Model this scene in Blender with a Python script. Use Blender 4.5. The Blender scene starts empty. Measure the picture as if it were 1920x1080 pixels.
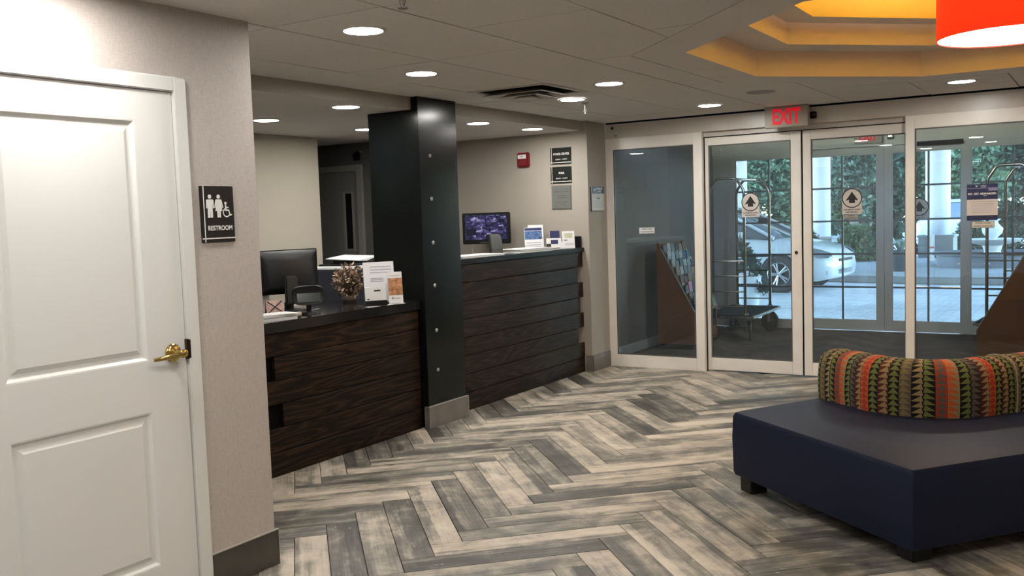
import bpy, bmesh, math, random
from mathutils import Vector, Matrix
import numpy as np
random.seed(7)
C = bpy.context.scene.collection
SC = bpy.context.scene
# ------------------------------------------------------------------ camera, world, exposure
cam = bpy.data.cameras.new('camera'); cam.sensor_width = 36.0; cam.lens = 33.376; cam.clip_end = 400
cam_o = bpy.data.objects.new('camera', cam); C.objects.link(cam_o)
YAW, PITCH, ROLL = 0.56352227, 0.07617466, -0.03277116
fwd = Vector((-math.sin(YAW)*math.cos(PITCH), math.cos(YAW)*math.cos(PITCH), -math.sin(PITCH)))
rgt = fwd.cross(Vector((0, 0, 1))).normalized(); up = rgt.cross(fwd)
r2 = rgt*math.cos(ROLL)+up*math.sin(ROLL); u2 = -rgt*math.sin(ROLL)+up*math.cos(ROLL)
cam_o.matrix_world = Matrix(((r2.x, u2.x, -fwd.x, 0), (r2.y, u2.y, -fwd.y, 0), (r2.z, u2.z, -fwd.z, 1.5), (0, 0, 0, 1)))
SC.camera = cam_o
w = bpy.data.worlds.new('sky'); SC.world = w; w.use_nodes = True
wn = w.node_tree.nodes; wl = w.node_tree.links
sky = wn.new('ShaderNodeTexSky'); sky.sky_type = 'NISHITA'; sky.sun_disc = False
sky.sun_elevation = math.radians(38); sky.sun_rotation = math.radians(200); sky.air_density = 1.3; sky.dust_density = .5; sky.ozone_density = 3.5
wl.new(sky.outputs[0], wn['Background'].inputs[0]); wn['Background'].inputs[1].default_value = 4.2
SC.view_settings.view_transform = 'Standard'; SC.view_settings.look = 'None'
SC.view_settings.gamma = 1; SC.view_settings.use_curve_mapping = False; SC.view_settings.exposure = 0.0
SC.cycles.max_bounces = 8; SC.cycles.diffuse_bounces = 4; SC.cycles.glossy_bounces = 4
SC.cycles.transparent_max_bounces = 24; SC.cycles.sample_clamp_indirect = 6.0
SC.cycles.caustics_reflective = False; SC.cycles.caustics_refractive = False
LAMP = 150.0      # emission of the ceiling downlights

# ------------------------------------------------------------------ materials
MATS = {}
def mat(name, col=(.5, .5, .5), rough=.6, metal=0., emit=None, es=0., spec=.5, var=0., vscale=20., bump=0., bscale=200., coat=0.):
    if name in MATS: return MATS[name]
    m = bpy.data.materials.new(name); m.use_nodes = True; MATS[name] = m
    nt = m.node_tree; p = nt.nodes['Principled BSDF']
    p.inputs['Base Color'].default_value = (*col, 1); p.inputs['Roughness'].default_value = rough
    p.inputs['Metallic'].default_value = metal; p.inputs['Specular IOR Level'].default_value = spec
    if coat: p.inputs['Coat Weight'].default_value = coat
    if emit: p.inputs['Emission Color'].default_value = (*emit, 1); p.inputs['Emission Strength'].default_value = es
    if var or bump:
        tc = nt.nodes.new('ShaderNodeTexCoord')
    if var:
        n = nt.nodes.new('ShaderNodeTexNoise'); n.inputs['Scale'].default_value = vscale; n.inputs['Detail'].default_value = 5
        nt.links.new(tc.outputs['Object'], n.inputs['Vector'])
        r = nt.nodes.new('ShaderNodeMapRange'); r.inputs['To Min'].default_value = 1-var; r.inputs['To Max'].default_value = 1+var
        r.inputs['From Min'].default_value = .25; r.inputs['From Max'].default_value = .75
        nt.links.new(n.outputs[0], r.inputs[0])
        mx = nt.nodes.new('ShaderNodeVectorMath'); mx.operation = 'SCALE'; mx.inputs[0].default_value = col
        nt.links.new(r.outputs[0], mx.inputs['Scale']); nt.links.new(mx.outputs[0], p.inputs['Base Color'])
    if bump:
        n2 = nt.nodes.new('ShaderNodeTexNoise'); n2.inputs['Scale'].default_value = bscale; n2.inputs['Detail'].default_value = 4
        nt.links.new(tc.outputs['Object'], n2.inputs['Vector'])
        b = nt.nodes.new('ShaderNodeBump'); b.inputs['Strength'].default_value = bump; b.inputs['Distance'].default_value = .002
        nt.links.new(n2.outputs[0], b.inputs['Height']); nt.links.new(b.outputs[0], p.inputs['Normal'])
    return m
class NG:
    """tiny node helper on a material"""
    def __init__(s, m): s.nt = m.node_tree; s.p = s.nt.nodes['Principled BSDF']
    def n(s, t, **k):
        x = s.nt.nodes.new(t)
        for a, v in k.items(): setattr(x, a, v)
        return x
    def l(s, a, b): s.nt.links.new(a, b)
    def math(s, op, a, b=None, c=None):
        x = s.nt.nodes.new('ShaderNodeMath'); x.operation = op
        for i, v in enumerate((a, b, c)):
            if v is None: continue
            if isinstance(v, (int, float)): x.inputs[i].default_value = v
            else: s.l(v, x.inputs[i])
        return x.outputs[0]
    def mix(s, f, a, b, bt='MIX'):
        x = s.nt.nodes.new('ShaderNodeMix'); x.data_type = 'RGBA'; x.blend_type = bt
        for sock, v in ((x.inputs[0], f), (x.inputs[6], a), (x.inputs[7], b)):
            if isinstance(v, (int, float)): sock.default_value = v
            elif isinstance(v, tuple): sock.default_value = (*v, 1)
            else: s.l(v, sock)
        return x.outputs[2]
    def noise(s, vec, scale, detail=4, rough=.5, dist=0.):
        x = s.nt.nodes.new('ShaderNodeTexNoise'); x.inputs['Scale'].default_value = scale; x.inputs['Detail'].default_value = detail
        x.inputs['Roughness'].default_value = rough; x.inputs['Distortion'].default_value = dist
        if vec is not None: s.l(vec, x.inputs['Vector'])
        return x.outputs[0]
    def ramp(s, f, stops, interp='LINEAR'):
        x = s.nt.nodes.new('ShaderNodeValToRGB'); x.color_ramp.interpolation = interp; e = x.color_ramp.elements
        while len(e) < len(stops): e.new(.5)
        for k, (pos, c) in zip(e, stops): k.position = pos; k.color = (*c, 1)
        s.l(f, x.inputs[0]); return x.outputs[0]
    def comb(s, x, y, z):
        c = s.nt.nodes.new('ShaderNodeCombineXYZ')
        for i, v in enumerate((x, y, z)):
            if isinstance(v, (int, float)): c.inputs[i].default_value = v
            else: s.l(v, c.inputs[i])
        return c.outputs[0]
    def sep(s, v):
        c = s.nt.nodes.new('ShaderNodeSeparateXYZ'); s.l(v, c.inputs[0]); return c.outputs
    def bump(s, h, strength=.3, dist=.002):
        b = s.nt.nodes.new('ShaderNodeBump'); b.inputs['Strength'].default_value = strength; b.inputs['Distance'].default_value = dist
        s.l(h, b.inputs['Height']); s.l(b.outputs[0], s.p.inputs['Normal'])
def objvec(g, rnd=True, stretch=(1, 1, 1), mul=37.):
    tc = g.n('ShaderNodeTexCoord'); mp = g.n('ShaderNodeMapping'); mp.inputs['Scale'].default_value = stretch
    g.l(tc.outputs['Object'], mp.inputs['Vector'])
    if not rnd: return mp.outputs[0], tc
    oi = g.n('ShaderNodeObjectInfo'); a = g.n('ShaderNodeVectorMath'); a.operation = 'ADD'
    g.l(mp.outputs[0], a.inputs[0]); k = g.math('MULTIPLY', oi.outputs['Random'], mul)
    g.l(g.comb(k, k, k), a.inputs[1]); return a.outputs[0], oi

# plank floor tile: weathered wood-look porcelain
def make_floor_mat():
    m = mat('weathered_plank', rough=.42, spec=.45); g = NG(m)
    v, oi = objvec(g, True, (1, 1, 1), 61.)
    x, y, z = g.sep(v)
    band = g.noise(g.comb(g.math('MULTIPLY', x, .9), g.math('MULTIPLY', y, 7.), z), 1.5, 3, .55, .5)
    blot = g.noise(v, 5.5, 6, .62, .6)
    grain = g.noise(g.comb(g.math('MULTIPLY', x, 3.), g.math('MULTIPLY', y, 70.), z), 1.6, 5, .6)
    tone = g.sep(oi.outputs['Color'])[0]
    f = g.math('ADD', g.math('MULTIPLY', g.math('SUBTRACT', band, .5), .95), g.math('MULTIPLY', g.math('SUBTRACT', blot, .5), 1.15))
    f = g.math('ADD', f, g.math('MULTIPLY', g.math('SUBTRACT', grain, .5), .42))
    rnd = g.math('FRACT', g.math('MULTIPLY', oi.outputs['Random'], 91.7)); rn2 = g.math('FRACT', g.math('MULTIPLY', oi.outputs['Random'], 47.3))
    tcl = g.n('ShaderNodeTexCoord'); lx, ly, lz = g.sep(tcl.outputs['Object'])
    wob = g.math('MULTIPLY', g.math('SUBTRACT', g.noise(g.comb(g.math('MULTIPLY', x, 2.), z, z), 3., 4, .6), .5), .045)
    ss = g.n('ShaderNodeMapRange'); ss.interpolation_type = 'SMOOTHSTEP'; ss.inputs['From Min'].default_value = -.006; ss.inputs['From Max'].default_value = .006
    g.l(g.math('ADD', g.math('SUBTRACT', ly, g.math('MULTIPLY', g.math('SUBTRACT', rn2, .5), .11)), wob), ss.inputs[0])
    amp = g.math('MULTIPLY', g.math('SUBTRACT', rnd, .5), .56)
    f = g.math('ADD', f, g.math('MULTIPLY', g.math('SUBTRACT', ss.outputs[0], .5), amp))
    f = g.math('ADD', f, g.math('SUBTRACT', tone, .03))
    col = g.ramp(f, [(.05, (.055, .050, .043)), (.30, (.125, .115, .099)), (.47, (.235, .212, .177)), (.66, (.43, .375, .300)), (.95, (.60, .53, .43))])
    warm = g.noise(v, 2.2, 2)
    col = g.mix(g.math('MULTIPLY', warm, .45), col, g.mix(1., col, (.98, 1.0, 1.02), 'MULTIPLY'))
    chip = g.noise(g.comb(g.math('MULTIPLY', x, 5.), g.math('MULTIPLY', y, 11.), z), 2.2, 6, .7)
    cm = g.math('MULTIPLY', g.math('GREATER_THAN', chip, .665), .6)
    col = g.mix(cm, col, (.52, .48, .41))
    g.l(col, g.p.inputs['Base Color'])
    g.l(g.math('ADD', .36, g.math('MULTIPLY', blot, .22)), g.p.inputs['Roughness'])
    g.bump(g.math('ADD', grain, g.math('MULTIPLY', blot, .6)), .25, .0015)
    return m
def make_wood_mat(name, c0, c1, c2, rough=.42):
    m = mat(name, rough=rough); g = NG(m)
    v, oi = objvec(g, True, (1, 1, 1), 29.)
    x, y, z = g.sep(v)
    warp = g.noise(g.comb(x, g.math('MULTIPLY', y, .42), g.math('MULTIPLY', z, 5.)), 1.3, 3, .45, .2)
    rings = g.math('FRACT', g.math('MULTIPLY', warp, 15.))
    rings = g.math('ABSOLUTE', g.math('SUBTRACT', g.math('MULTIPLY', rings, 2.), 1.))
    fine = g.noise(g.comb(x, g.math('MULTIPLY', y, 3.), g.math('MULTIPLY', z, 120.)), 1.4, 4, .6)
    f = g.math('ADD', g.math('MULTIPLY', rings, .5), g.math('MULTIPLY', fine, .55))
    col = g.ramp(f, [(.15, c0), (.55, c1), (.95, c2)])
    big = g.noise(v, .8, 3)
    col = g.mix(g.math('MULTIPLY', big, .5), col, g.mix(1., col, (.55, .52, .5), 'MULTIPLY'))
    g.p.inputs['Specular IOR Level'].default_value = .13
    g.l(col, g.p.inputs['Base Color']); g.bump(f, .3, .002); return m
def make_wallpaper():
    m = mat('woven_wallpaper', rough=.7, spec=.3); g = NG(m)
    v, tc = objvec(g, False)
    x, y, z = g.sep(v)
    a = g.noise(g.comb(g.math('MULTIPLY', x, 40.), g.math('MULTIPLY', y, 40.), g.math('MULTIPLY', z, 8.)), 5., 4, .6)
    b = g.noise(g.comb(g.math('MULTIPLY', x, 6.), g.math('MULTIPLY', y, 6.), g.math('MULTIPLY', z, 60.)), 5., 4, .6)
    f = g.math('ADD', g.math('MULTIPLY', a, .5), g.math('MULTIPLY', b, .5))
    col = g.ramp(f, [(.3, (.41, .365, .335)), (.5, (.485, .437, .405)), (.7, (.545, .495, .46))])
    g.l(col, g.p.inputs['Base Color']); g.bump(f, .25, .001); return m
def make_glass(name, tint=(.88, .93, .95), dirt=.028):
    m = bpy.data.materials.new(name); m.use_nodes = True; MATS[name] = m; nt = m.node_tree
    nt.nodes.remove(nt.nodes['Principled BSDF']); out = nt.nodes['Material Output']
    t = nt.nodes.new('ShaderNodeBsdfTransparent'); t.inputs[0].default_value = (*tint, 1)
    gl = nt.nodes.new('ShaderNodeBsdfGlossy'); gl.inputs['Roughness'].default_value = .0; gl.inputs[0].default_value = (1, 1, 1, 1)
    d = nt.nodes.new('ShaderNodeBsdfDiffuse'); d.inputs[0].default_value = (.75, .8, .82, 1)
    tl = nt.nodes.new('ShaderNodeBsdfTranslucent'); tl.inputs[0].default_value = (.75, .8, .82, 1)
    ad = nt.nodes.new('ShaderNodeMixShader'); ad.inputs[0].default_value = .5
    nt.links.new(d.outputs[0], ad.inputs[1]); nt.links.new(tl.outputs[0], ad.inputs[2])
    m1 = nt.nodes.new('ShaderNodeMixShader')
    tc = nt.nodes.new('ShaderNodeTexCoord'); no = nt.nodes.new('ShaderNodeTexNoise'); no.inputs['Scale'].default_value = 1.7; no.inputs['Detail'].default_value = 5
    nt.links.new(tc.outputs['Object'], no.inputs['Vector'])
    mu = nt.nodes.new('ShaderNodeMath'); mu.operation = 'MULTIPLY'; mu.inputs[1].default_value = dirt*2; nt.links.new(no.outputs[0], mu.inputs[0])
    nt.links.new(mu.outputs[0], m1.inputs[0]); nt.links.new(t.outputs[0], m1.inputs[1]); nt.links.new(ad.outputs[0], m1.inputs[2])
    fr = nt.nodes.new('ShaderNodeFresnel'); fr.inputs['IOR'].default_value = 1.5
    m2 = nt.nodes.new('ShaderNodeMixShader'); nt.links.new(fr.outputs[0], m2.inputs[0])
    nt.links.new(m1.outputs[0], m2.inputs[1]); nt.links.new(gl.outputs[0], m2.inputs[2])
    nt.links.new(m2.outputs[0], out.inputs[0]); return m
FLOOR = make_floor_mat()
DARKWOOD = make_wood_mat('espresso_plank', (.006, .0032, .0022), (.0185, .0100, .0060), (.055, .031, .0165), .5)
WALLP = make_wallpaper()
GLASS = make_glass('door_glass'); 
CLEAR = make_glass('clear_acrylic', (.95, .96, .97), .03)
WHITE = mat('white_door_paint', (.78, .77, .745), .28, spec=.55)
TRIMW = mat('white_trim_paint', (.74, .735, .71), .35)
ALUH = mat('header_aluminium', (.58, .535, .48), .33, spec=.6, var=.05, vscale=6)
ALU = mat('cream_aluminium', (.82, .775, .71), .33, spec=.6, var=.05, vscale=6)
CEIL = mat('ceiling_board', (.76, .735, .70), .9, spec=.2, var=.05, vscale=60, bump=.5, bscale=350)
CEILP = mat('ceiling_plaster', (.74, .71, .675), .8, spec=.2, var=.03, vscale=3)
GRID = mat('ceiling_grid_bar', (.34, .315, .28), .6)
TILEB = mat('grey_tile_base', (.165, .148, .135), .4, var=.2, vscale=9, bump=.2, bscale=60)
TILED = mat('dark_tile_base', (.062, .055, .048), .4, var=.25, vscale=9, bump=.2, bscale=60)
STEEL = mat('blackened_steel', (.0045, .006, .0058), .2, metal=.0, spec=.30, var=.25, vscale=4, bump=.05, bscale=40)
GRANITE = mat('black_granite', (.010, .010, .011), .13, spec=.6, var=.4, vscale=160)
BLACK = mat('black_plastic', (.0055, .0055, .0065), .42, spec=.3)
BLACKM = mat('matte_black', (.003, .003, .003), .8, spec=.08)
DKGREY = mat('dark_grey_plastic', (.035, .036, .037), .45)
CHROME = mat('chrome', (.72, .72, .70), .16, metal=1)
BRASS = mat('polished_brass', (.58, .42, .16), .2, metal=1)
CARTM = mat('antique_brass_tube', (.46, .41, .30), .2, metal=1)
PAPER = mat('white_paper', (.80, .80, .80), .6)
INK = mat('black_ink', (.012, .012, .012), .5)
GREYINK = mat('grey_ink', (.30, .30, .32), .6)
NAVY = mat('navy_print', (.022, .030, .105), .45, var=.2, vscale=30)
LED = mat('led_disc', (1, 1, 1), .5, emit=(1, .965, .915), es=LAMP)
RINGW = mat('lamp_trim_white', (.75, .74, .72), .4)
TAN = mat('tray_tan_paint', (.82, .72, .54), .7, var=.03, vscale=3)
GOLD = mat('tray_gold_paint', (.80, .56, .09), .7, var=.03, vscale=3)
REDSH = mat('red_drum_shade', (.75, .03, .01), .6, emit=(1, .035, .006), es=.62)
DIFF = mat('shade_diffuser', (.9, .88, .82), .5, emit=(1, .93, .82), es=9.)
NAVYV = mat('navy_vinyl', (.0055, .0095, .030), .52, spec=.25, var=.12, vscale=3, bump=.15, bscale=500)
CARPET = mat('dark_carpet', (.095, .075, .062), .95, spec=.1, var=.25, vscale=14, bump=.6, bscale=500)
RACKW = mat('brown_laminate', (.25, .085, .028), .5, spec=.25, var=.12, vscale=3)

# ------------------------------------------------------------------ mesh helpers
class MB:
    def __init__(s): s.v = []; s.f = []; s.mi = []; s.uv = None
    def add(s, verts, faces, mi=0):
        o = len(s.v); s.v += [tuple(p) for p in verts]; s.f += [tuple(i+o for i in f) for f in faces]; s.mi += [mi]*len(faces); return s
    def box(s, x0, x1, y0, y1, z0, z1, mi=0, rz=0, c=None):
        P = [(x0, y0, z0), (x1, y0, z0), (x1, y1, z0), (x0, y1, z0), (x0, y0, z1), (x1, y0, z1), (x1, y1, z1), (x0, y1, z1)]
        if rz:
            cx, cy = c or ((x0+x1)/2, (y0+y1)/2); a, b = math.cos(rz), math.sin(rz)
            P = [(cx+(x-cx)*a-(y-cy)*b, cy+(x-cx)*b+(y-cy)*a, z) for x, y, z in P]
        return s.add(P, [(0, 3, 2, 1), (4, 5, 6, 7), (0, 1, 5, 4), (1, 2, 6, 5), (2, 3, 7, 6), (3, 0, 4, 7)], mi)
    def prism(s, poly, z0, z1, mi=0, axis='z'):
        """poly in plane, extruded along axis between z0 and z1"""
        n = len(poly)
        def pt(a, b, c): return (a, b, c) if axis == 'z' else ((a, c, b) if axis == 'y' else (c, a, b))
        V = [pt(a, b, z0) for a, b in poly]+[pt(a, b, z1) for a, b in poly]
        F = [tuple(range(n))[::-1], tuple(range(n, 2*n))]+[(i, (i+1) % n, (i+1) % n+n, i+n) for i in range(n)]
        return s.add(V, F, mi)
    def loft(s, rings, mi=0, cap=True, closed=True):
        n = len(rings[0]); V = [p for r in rings for p in r]; F = []
        for k in range(len(rings)-1):
            for i in range(n if closed else n-1):
                j = (i+1) % n; F.append((k*n+i, k*n+j, (k+1)*n+j, (k+1)*n+i))
        if cap: F.append(tuple(range(n))[::-1]); F.append(tuple((len(rings)-1)*n+i for i in range(n)))
        return s.add(V, F, mi)
    def lathe(s, prof, c=(0, 0, 0), n=24, mi=0, axis='z', cap=True):
        R = []
        for r, h in prof:
            ring = []
            for i in range(n):
                a = 2*math.pi*i/n; p = (r*math.cos(a), r*math.sin(a), h)
                if axis == 'x': p = (p[2], p[0], p[1])
                if axis == 'y': p = (p[0], p[2], p[1])
                ring.append((c[0]+p[0], c[1]+p[1], c[2]+p[2]))
            R.append(ring)
        return s.loft(R, mi, cap)
    def tube(s, pts, r, n=8, mi=0, cap=True):
        pts = [Vector(p) for p in pts]; R = []; prev = None
        for i, p in enumerate(pts):
            t = (pts[min(i+1, len(pts)-1)]-pts[max(i-1, 0)]).normalized()
            if prev is None:
                a = Vector((0, 0, 1)) if abs(t.z) < .9 else Vector((1, 0, 0)); u = t.cross(a).normalized()
            else: u = (prev-t*prev.dot(t)).normalized()
            prev = u; v = t.cross(u); rr = r[i] if isinstance(r, (list, tuple)) else r
            R.append([p+(u*math.cos(2*math.pi*k/n)+v*math.sin(2*math.pi*k/n))*rr for k in range(n)])
        return s.loft(R, mi, cap)
    def build(s, name, mats, parent=None, loc=None, smooth=False, bevel=0., seg=2, rot=None):
        me = bpy.data.meshes.new(name); me.from_pydata(s.v, [], s.f); 
        ms = mats if isinstance(mats, (list, tuple)) else [mats]
        for m in ms: me.materials.append(m)
        me.polygons.foreach_set('material_index', s.mi)
        bm = bmesh.new(); bm.from_mesh(me); bmesh.ops.recalc_face_normals(bm, faces=bm.faces)
        if bevel:
            bmesh.ops.remove_doubles(bm, verts=bm.verts, dist=1e-5)
            es = [e for e in bm.edges if len(e.link_faces) == 2 and e.calc_face_angle(0) > .5]
            bmesh.ops.bevel(bm, geom=es, offset=bevel, segments=seg, affect='EDGES', clamp_overlap=True)
        bm.to_mesh(me); bm.free()
        if smooth or bevel:
            me.polygons.foreach_set('use_smooth', [True]*len(me.polygons))
            if hasattr(me, 'set_sharp_from_angle'): me.set_sharp_from_angle(angle=math.radians(40))
        me.update()
        return link(name, me, parent, loc, rot)
def link(name, me, parent=None, loc=None, rot=None):
    o = bpy.data.objects.new(name, me); C.objects.link(o)
    if parent: o.parent = parent
    if loc: o.location = loc
    if rot: o.rotation_euler = rot
    return o
def tag(o, label, cat, group=None, kind=None):
    o['label'] = label; o['category'] = cat
    if group: o['group'] = group
    if kind: o['kind'] = kind
    return o
def struct(o, label=None, cat=None):
    o['kind'] = 'structure'
    if label: o['label'] = label
    if cat: o['category'] = cat
    return o
def thing(name, label, cat, loc=(0, 0, 0), rz=0, group=None):
    o = bpy.data.objects.new(name, None); C.objects.link(o); o.location = loc; o.rotation_euler = (0, 0, rz); o.empty_display_size = .1
    return tag(o, label, cat, group)
def copy_tree(o, parent=None):
    c = o.copy(); C.objects.link(c)
    if parent: c.parent = parent
    for ch in list(o.children): copy_tree(ch, c)
    return c
def text(s, size, m, parent, loc, rot, name='lettering', depth=.0008, ax='CENTER', ay='CENTER', wx=1., bold=0.):
    cu = bpy.data.curves.new(name, 'FONT'); cu.body = s; cu.size = size; cu.align_x = ax; cu.align_y = ay; cu.extrude = depth; cu.offset = bold; cu.resolution_u = 3
    t = bpy.data.objects.new('tmp', cu); C.objects.link(t)
    dg = bpy.context.evaluated_depsgraph_get(); me = bpy.data.meshes.new_from_object(t.evaluated_get(dg)); bpy.data.objects.remove(t)
    me.materials.clear(); me.materials.append(m)
    if wx != 1.: me.transform(Matrix.Diagonal((wx, 1, 1, 1)))
    return link(name, me, parent, loc, rot)
FX = (math.pi/2, 0, math.pi/2)     # text facing +X
FY = (math.pi/2, 0, 0)             # text facing -Y
B = lambda *a, **k: MB().box(*a, **k)
def rects(rs, d, axis, at):
    """thin print patches: rs = (a0,a1,z0,z1), at plane, thickness d outward"""
    m = MB()
    for a0, a1, z0, z1 in rs:
        if axis == 'x': m.box(at, at+d, a0, a1, z0, z1)
        else: m.box(a0, a1, at-d, at, z0, z1)
    return m
def wb(mb, name, mats, parent=None, **k):
    """build a mesh given in world coordinates under a parent that only has a location"""
    loc = tuple(-x for x in parent.location) if parent else None
    return mb.build(name, mats, parent, loc, **k)
def wtext(s, size, m, parent, loc, rot, **k):
    L = parent.location
    return text(s, size, m, parent, (loc[0]-L[0], loc[1]-L[1], loc[2]-L[2]), rot, **k)

# ------------------------------------------------------------------ setting: floor
GROUT = mat('floor_grout', (.075, .066, .055), .8)
floor = struct(wb(B(-9, 3.5, -1.5, 8.42, -.12, -.009), 'floor', GROUT), 'lobby floor of herringbone wood-look plank tiles', 'floor')
PW, PL = .1524, .9144
def herring():
    s2 = math.sqrt(.5); X0, Y0 = -3.817, 2.633; n = 6; out = []
    def P(u, v): return (X0+(u-v)*PW*s2, Y0+(u+v)*PW*s2)
    for m_ in range(-6, 6):
        for k in range(-40, 60):
            out.append((P(k+n/2+2*n*m_, k+.5), math.radians(45)))         # runs to the north-east
            out.append((P(k+.5+2*n*m_, k+1+n/2), math.radians(135)))      # runs to the north-west
    return out
def project(p):
    q = Vector(p)-Vector((0, 0, 1.5)); z = q.dot(fwd)
    return (960+1780*q.dot(r2)/z, 540-1780*q.dot(u2)/z, z) if z > .1 else (0, 0, -1)
near, rest = [], []
for (x, y), a in herring():
    if not (-4.55 < x < 3.2 and -1.2 < y < 8.65): continue
    if x < -3.3 and y < 2.7: continue
    px, py, z = project((x, y, 0))
    vis = z > 0 and -150 < px < 2050 and 600 < py < 1250
    (near if vis else rest).append(((x, y), a, z))
near.sort(key=lambda t: t[2]); rest += near[299:]; near = near[:299]
pm = MB(); g_ = .0018
L2, W2, bv = PL/2-g_, PW/2-g_, .0012
pm.loft([[(-L2, -W2, -.009), (L2, -W2, -.009), (L2, W2, -.009), (-L2, W2, -.009)], [(-L2, -W2, -bv), (L2, -W2, -bv), (L2, W2, -bv), (-L2, W2, -bv)],
         [(-L2+bv, -W2+bv, 0), (L2-bv, -W2+bv, 0), (L2-bv, W2-bv, 0), (-L2+bv, W2-bv, 0)]])
plank0 = pm.build('plank', FLOOR, floor)
pme = plank0.data
TONES = {(-2.9, 2.9): .64, (-2.9, 3.1): .2, (-2.9, 3.3): .47, (-2.9, 3.5): .4, (-2.9, 3.8): .66, (-2.9, 4.0): .27, (-2.9, 4.2): .55, (-2.9, 4.4): .67, (-2.9, 4.6): .45, (-2.9, 4.8): .42, (-2.9, 5.1): .3, (-2.9, 5.3): .64, (-2.9, 5.5): .55, (-2.9, 5.7): .68, (-2.9, 5.9): .5, (-2.9, 6.1): .3, (-2.9, 6.4): .58, (-2.9, 6.6): .27,
         (-1.6, 3.3): .66, (-1.6, 3.5): .38, (-1.6, 3.8): .68, (-1.6, 4.0): .46, (-1.6, 4.2): .52, (-1.6, 4.4): .34, (-1.6, 4.6): .4, (-3.5, 3.9): .66, (-3.5, 3.7): .64, (-2.3, 4.3): .6, (-2.3, 3.9): .4, (-2.3, 3.7): .64, (-2.3, 3.4): .3, (-2.3, 3.2): .46, (-2.3, 4.9): .4, (-2.3, 5.4): .48, (-2.3, 5.6): .6, (-3.5, 4.1): .38, (-3.5, 4.5): .55, (-2.3, 6.2): .56, (-3.5, 6.0): .6, (-3.5, 5.6): .62}
rp = random.Random(11)
for i, ((x, y), a, z) in enumerate(near):
    o = plank0 if i == 0 else link('plank', pme, floor)
    o.location = (x, y, 0); o.rotation_euler = (0, 0, a+(math.pi if rp.random() < .5 else 0))
    t = rp.choice([.26, .32, .38, .44, .5, .56, .62, .68])
    t = TONES.get((round(x, 1), round(y, 1)), t)
    o.color = (t, rp.random(), 0, 1)
far = MB()
for (x, y), a, z in rest:
    ca, sa = math.cos(a), math.sin(a)
    far.add([(x+px*ca-py*sa, y+px*sa+py*ca, pz) for pz in (-.009, 0) for px, py in ((-L2, -W2), (L2, -W2), (L2, W2), (-L2, W2))], [(4, 5, 6, 7), (0, 1, 5, 4), (1, 2, 6, 5), (2, 3, 7, 6), (3, 0, 4, 7)])
fo = far.build('plank_field', FLOOR, floor); fo['kind'] = 'stuff'; fo.color = (.5, .5, 0, 1)

CREAMP = mat('cream_bounce_paint', (.70, .66, .60), .8)  # pale tone picked so the unseen walls bounce more light
# ------------------------------------------------------------------ setting: walls
m = MB()
m.box(-3.25, -3.102, -1.5, 1.553, 0, 2.5).box(-3.25, -3.102, 2.468, 2.885, 0, 2.5).box(-3.25, -3.102, 1.553, 2.468, 2.022, 2.5)
m.box(-9.0, -3.25, 2.735, 2.885, 0, 2.5)
wall_left = struct(wb(m, 'wall_left', WALLP), 'taupe woven wallpaper wall around the white restroom door', 'wall')
bb = struct(wb(B(-3.102, -3.090, 2.532, 2.897, 0, .154).box(-3.3, -3.090, 2.885, 2.897, 0, .154).box(-3.102, -3.090, -1.5, 1.49, 0, .154), 'baseboard_left', TILED, bevel=.0015), 'dark tile baseboard under the taupe restroom wall', 'baseboard')
METE = mat('tile_edge_metal', (.50, .475, .43), .35, metal=.4)
wb(B(-3.1025, -3.0885, 2.532, 2.8985, .154, .1575).box(-3.0902, -3.0888, 2.896, 2.8985, 0, .154), 'metal_edge', METE, bb)
BEIGE = mat('beige_wall_paint', (.42, .385, .315), .75, spec=.25, var=.03, vscale=2)
BEIGE2 = mat('greige_wall_paint', (.37, .335, .29), .75, spec=.25, var=.03, vscale=2)
DARKW = mat('unlit_wall_paint', (.095, .093, .088), .7, spec=.2)  # the corridor's lack of light is painted into this darker wall colour
struct(wb(B(-9, -6.14, 2.885, 6.47, 0, 2.5), 'wall_reception', BEIGE), 'pale beige wall behind the front desk', 'wall')
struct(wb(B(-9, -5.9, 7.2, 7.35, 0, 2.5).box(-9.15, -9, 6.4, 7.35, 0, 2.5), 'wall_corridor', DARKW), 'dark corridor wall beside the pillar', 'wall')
struct(wb(B(-5.9, -4.13, 7.92, 8.30, 0, 2.6).box(-5.9, -5.75, 7.35, 7.92, 0, 2.6), 'wall_front', BEIGE2), 'greige wall with signs behind the far counter', 'wall')
struct(wb(B(-4.13, -4.118, 7.908, 8.29, 0, .154).box(-4.19, -4.118, 7.908, 7.92, 0, .154), 'baseboard_front', TILEB, bevel=.0015), 'grey tile baseboard at the column by the entrance', 'baseboard')
struct(wb(B(3.5, 3.65, -1.5, 8.36, 0, 2.5), 'wall_right', CREAMP), 'cream wall on the right side of the lobby', 'wall')
struct(wb(B(-3.25, 3.65, -1.65, -1.5, 0, 2.5), 'wall_back', CREAMP), 'cream wall at the back of the lobby', 'wall')
struct(wb(B(-.4, 3.65, 8.30, 8.42, 0, 2.6), 'wall_entrance', WALLP), 'taupe wall to the right of the entrance', 'wall')

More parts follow.
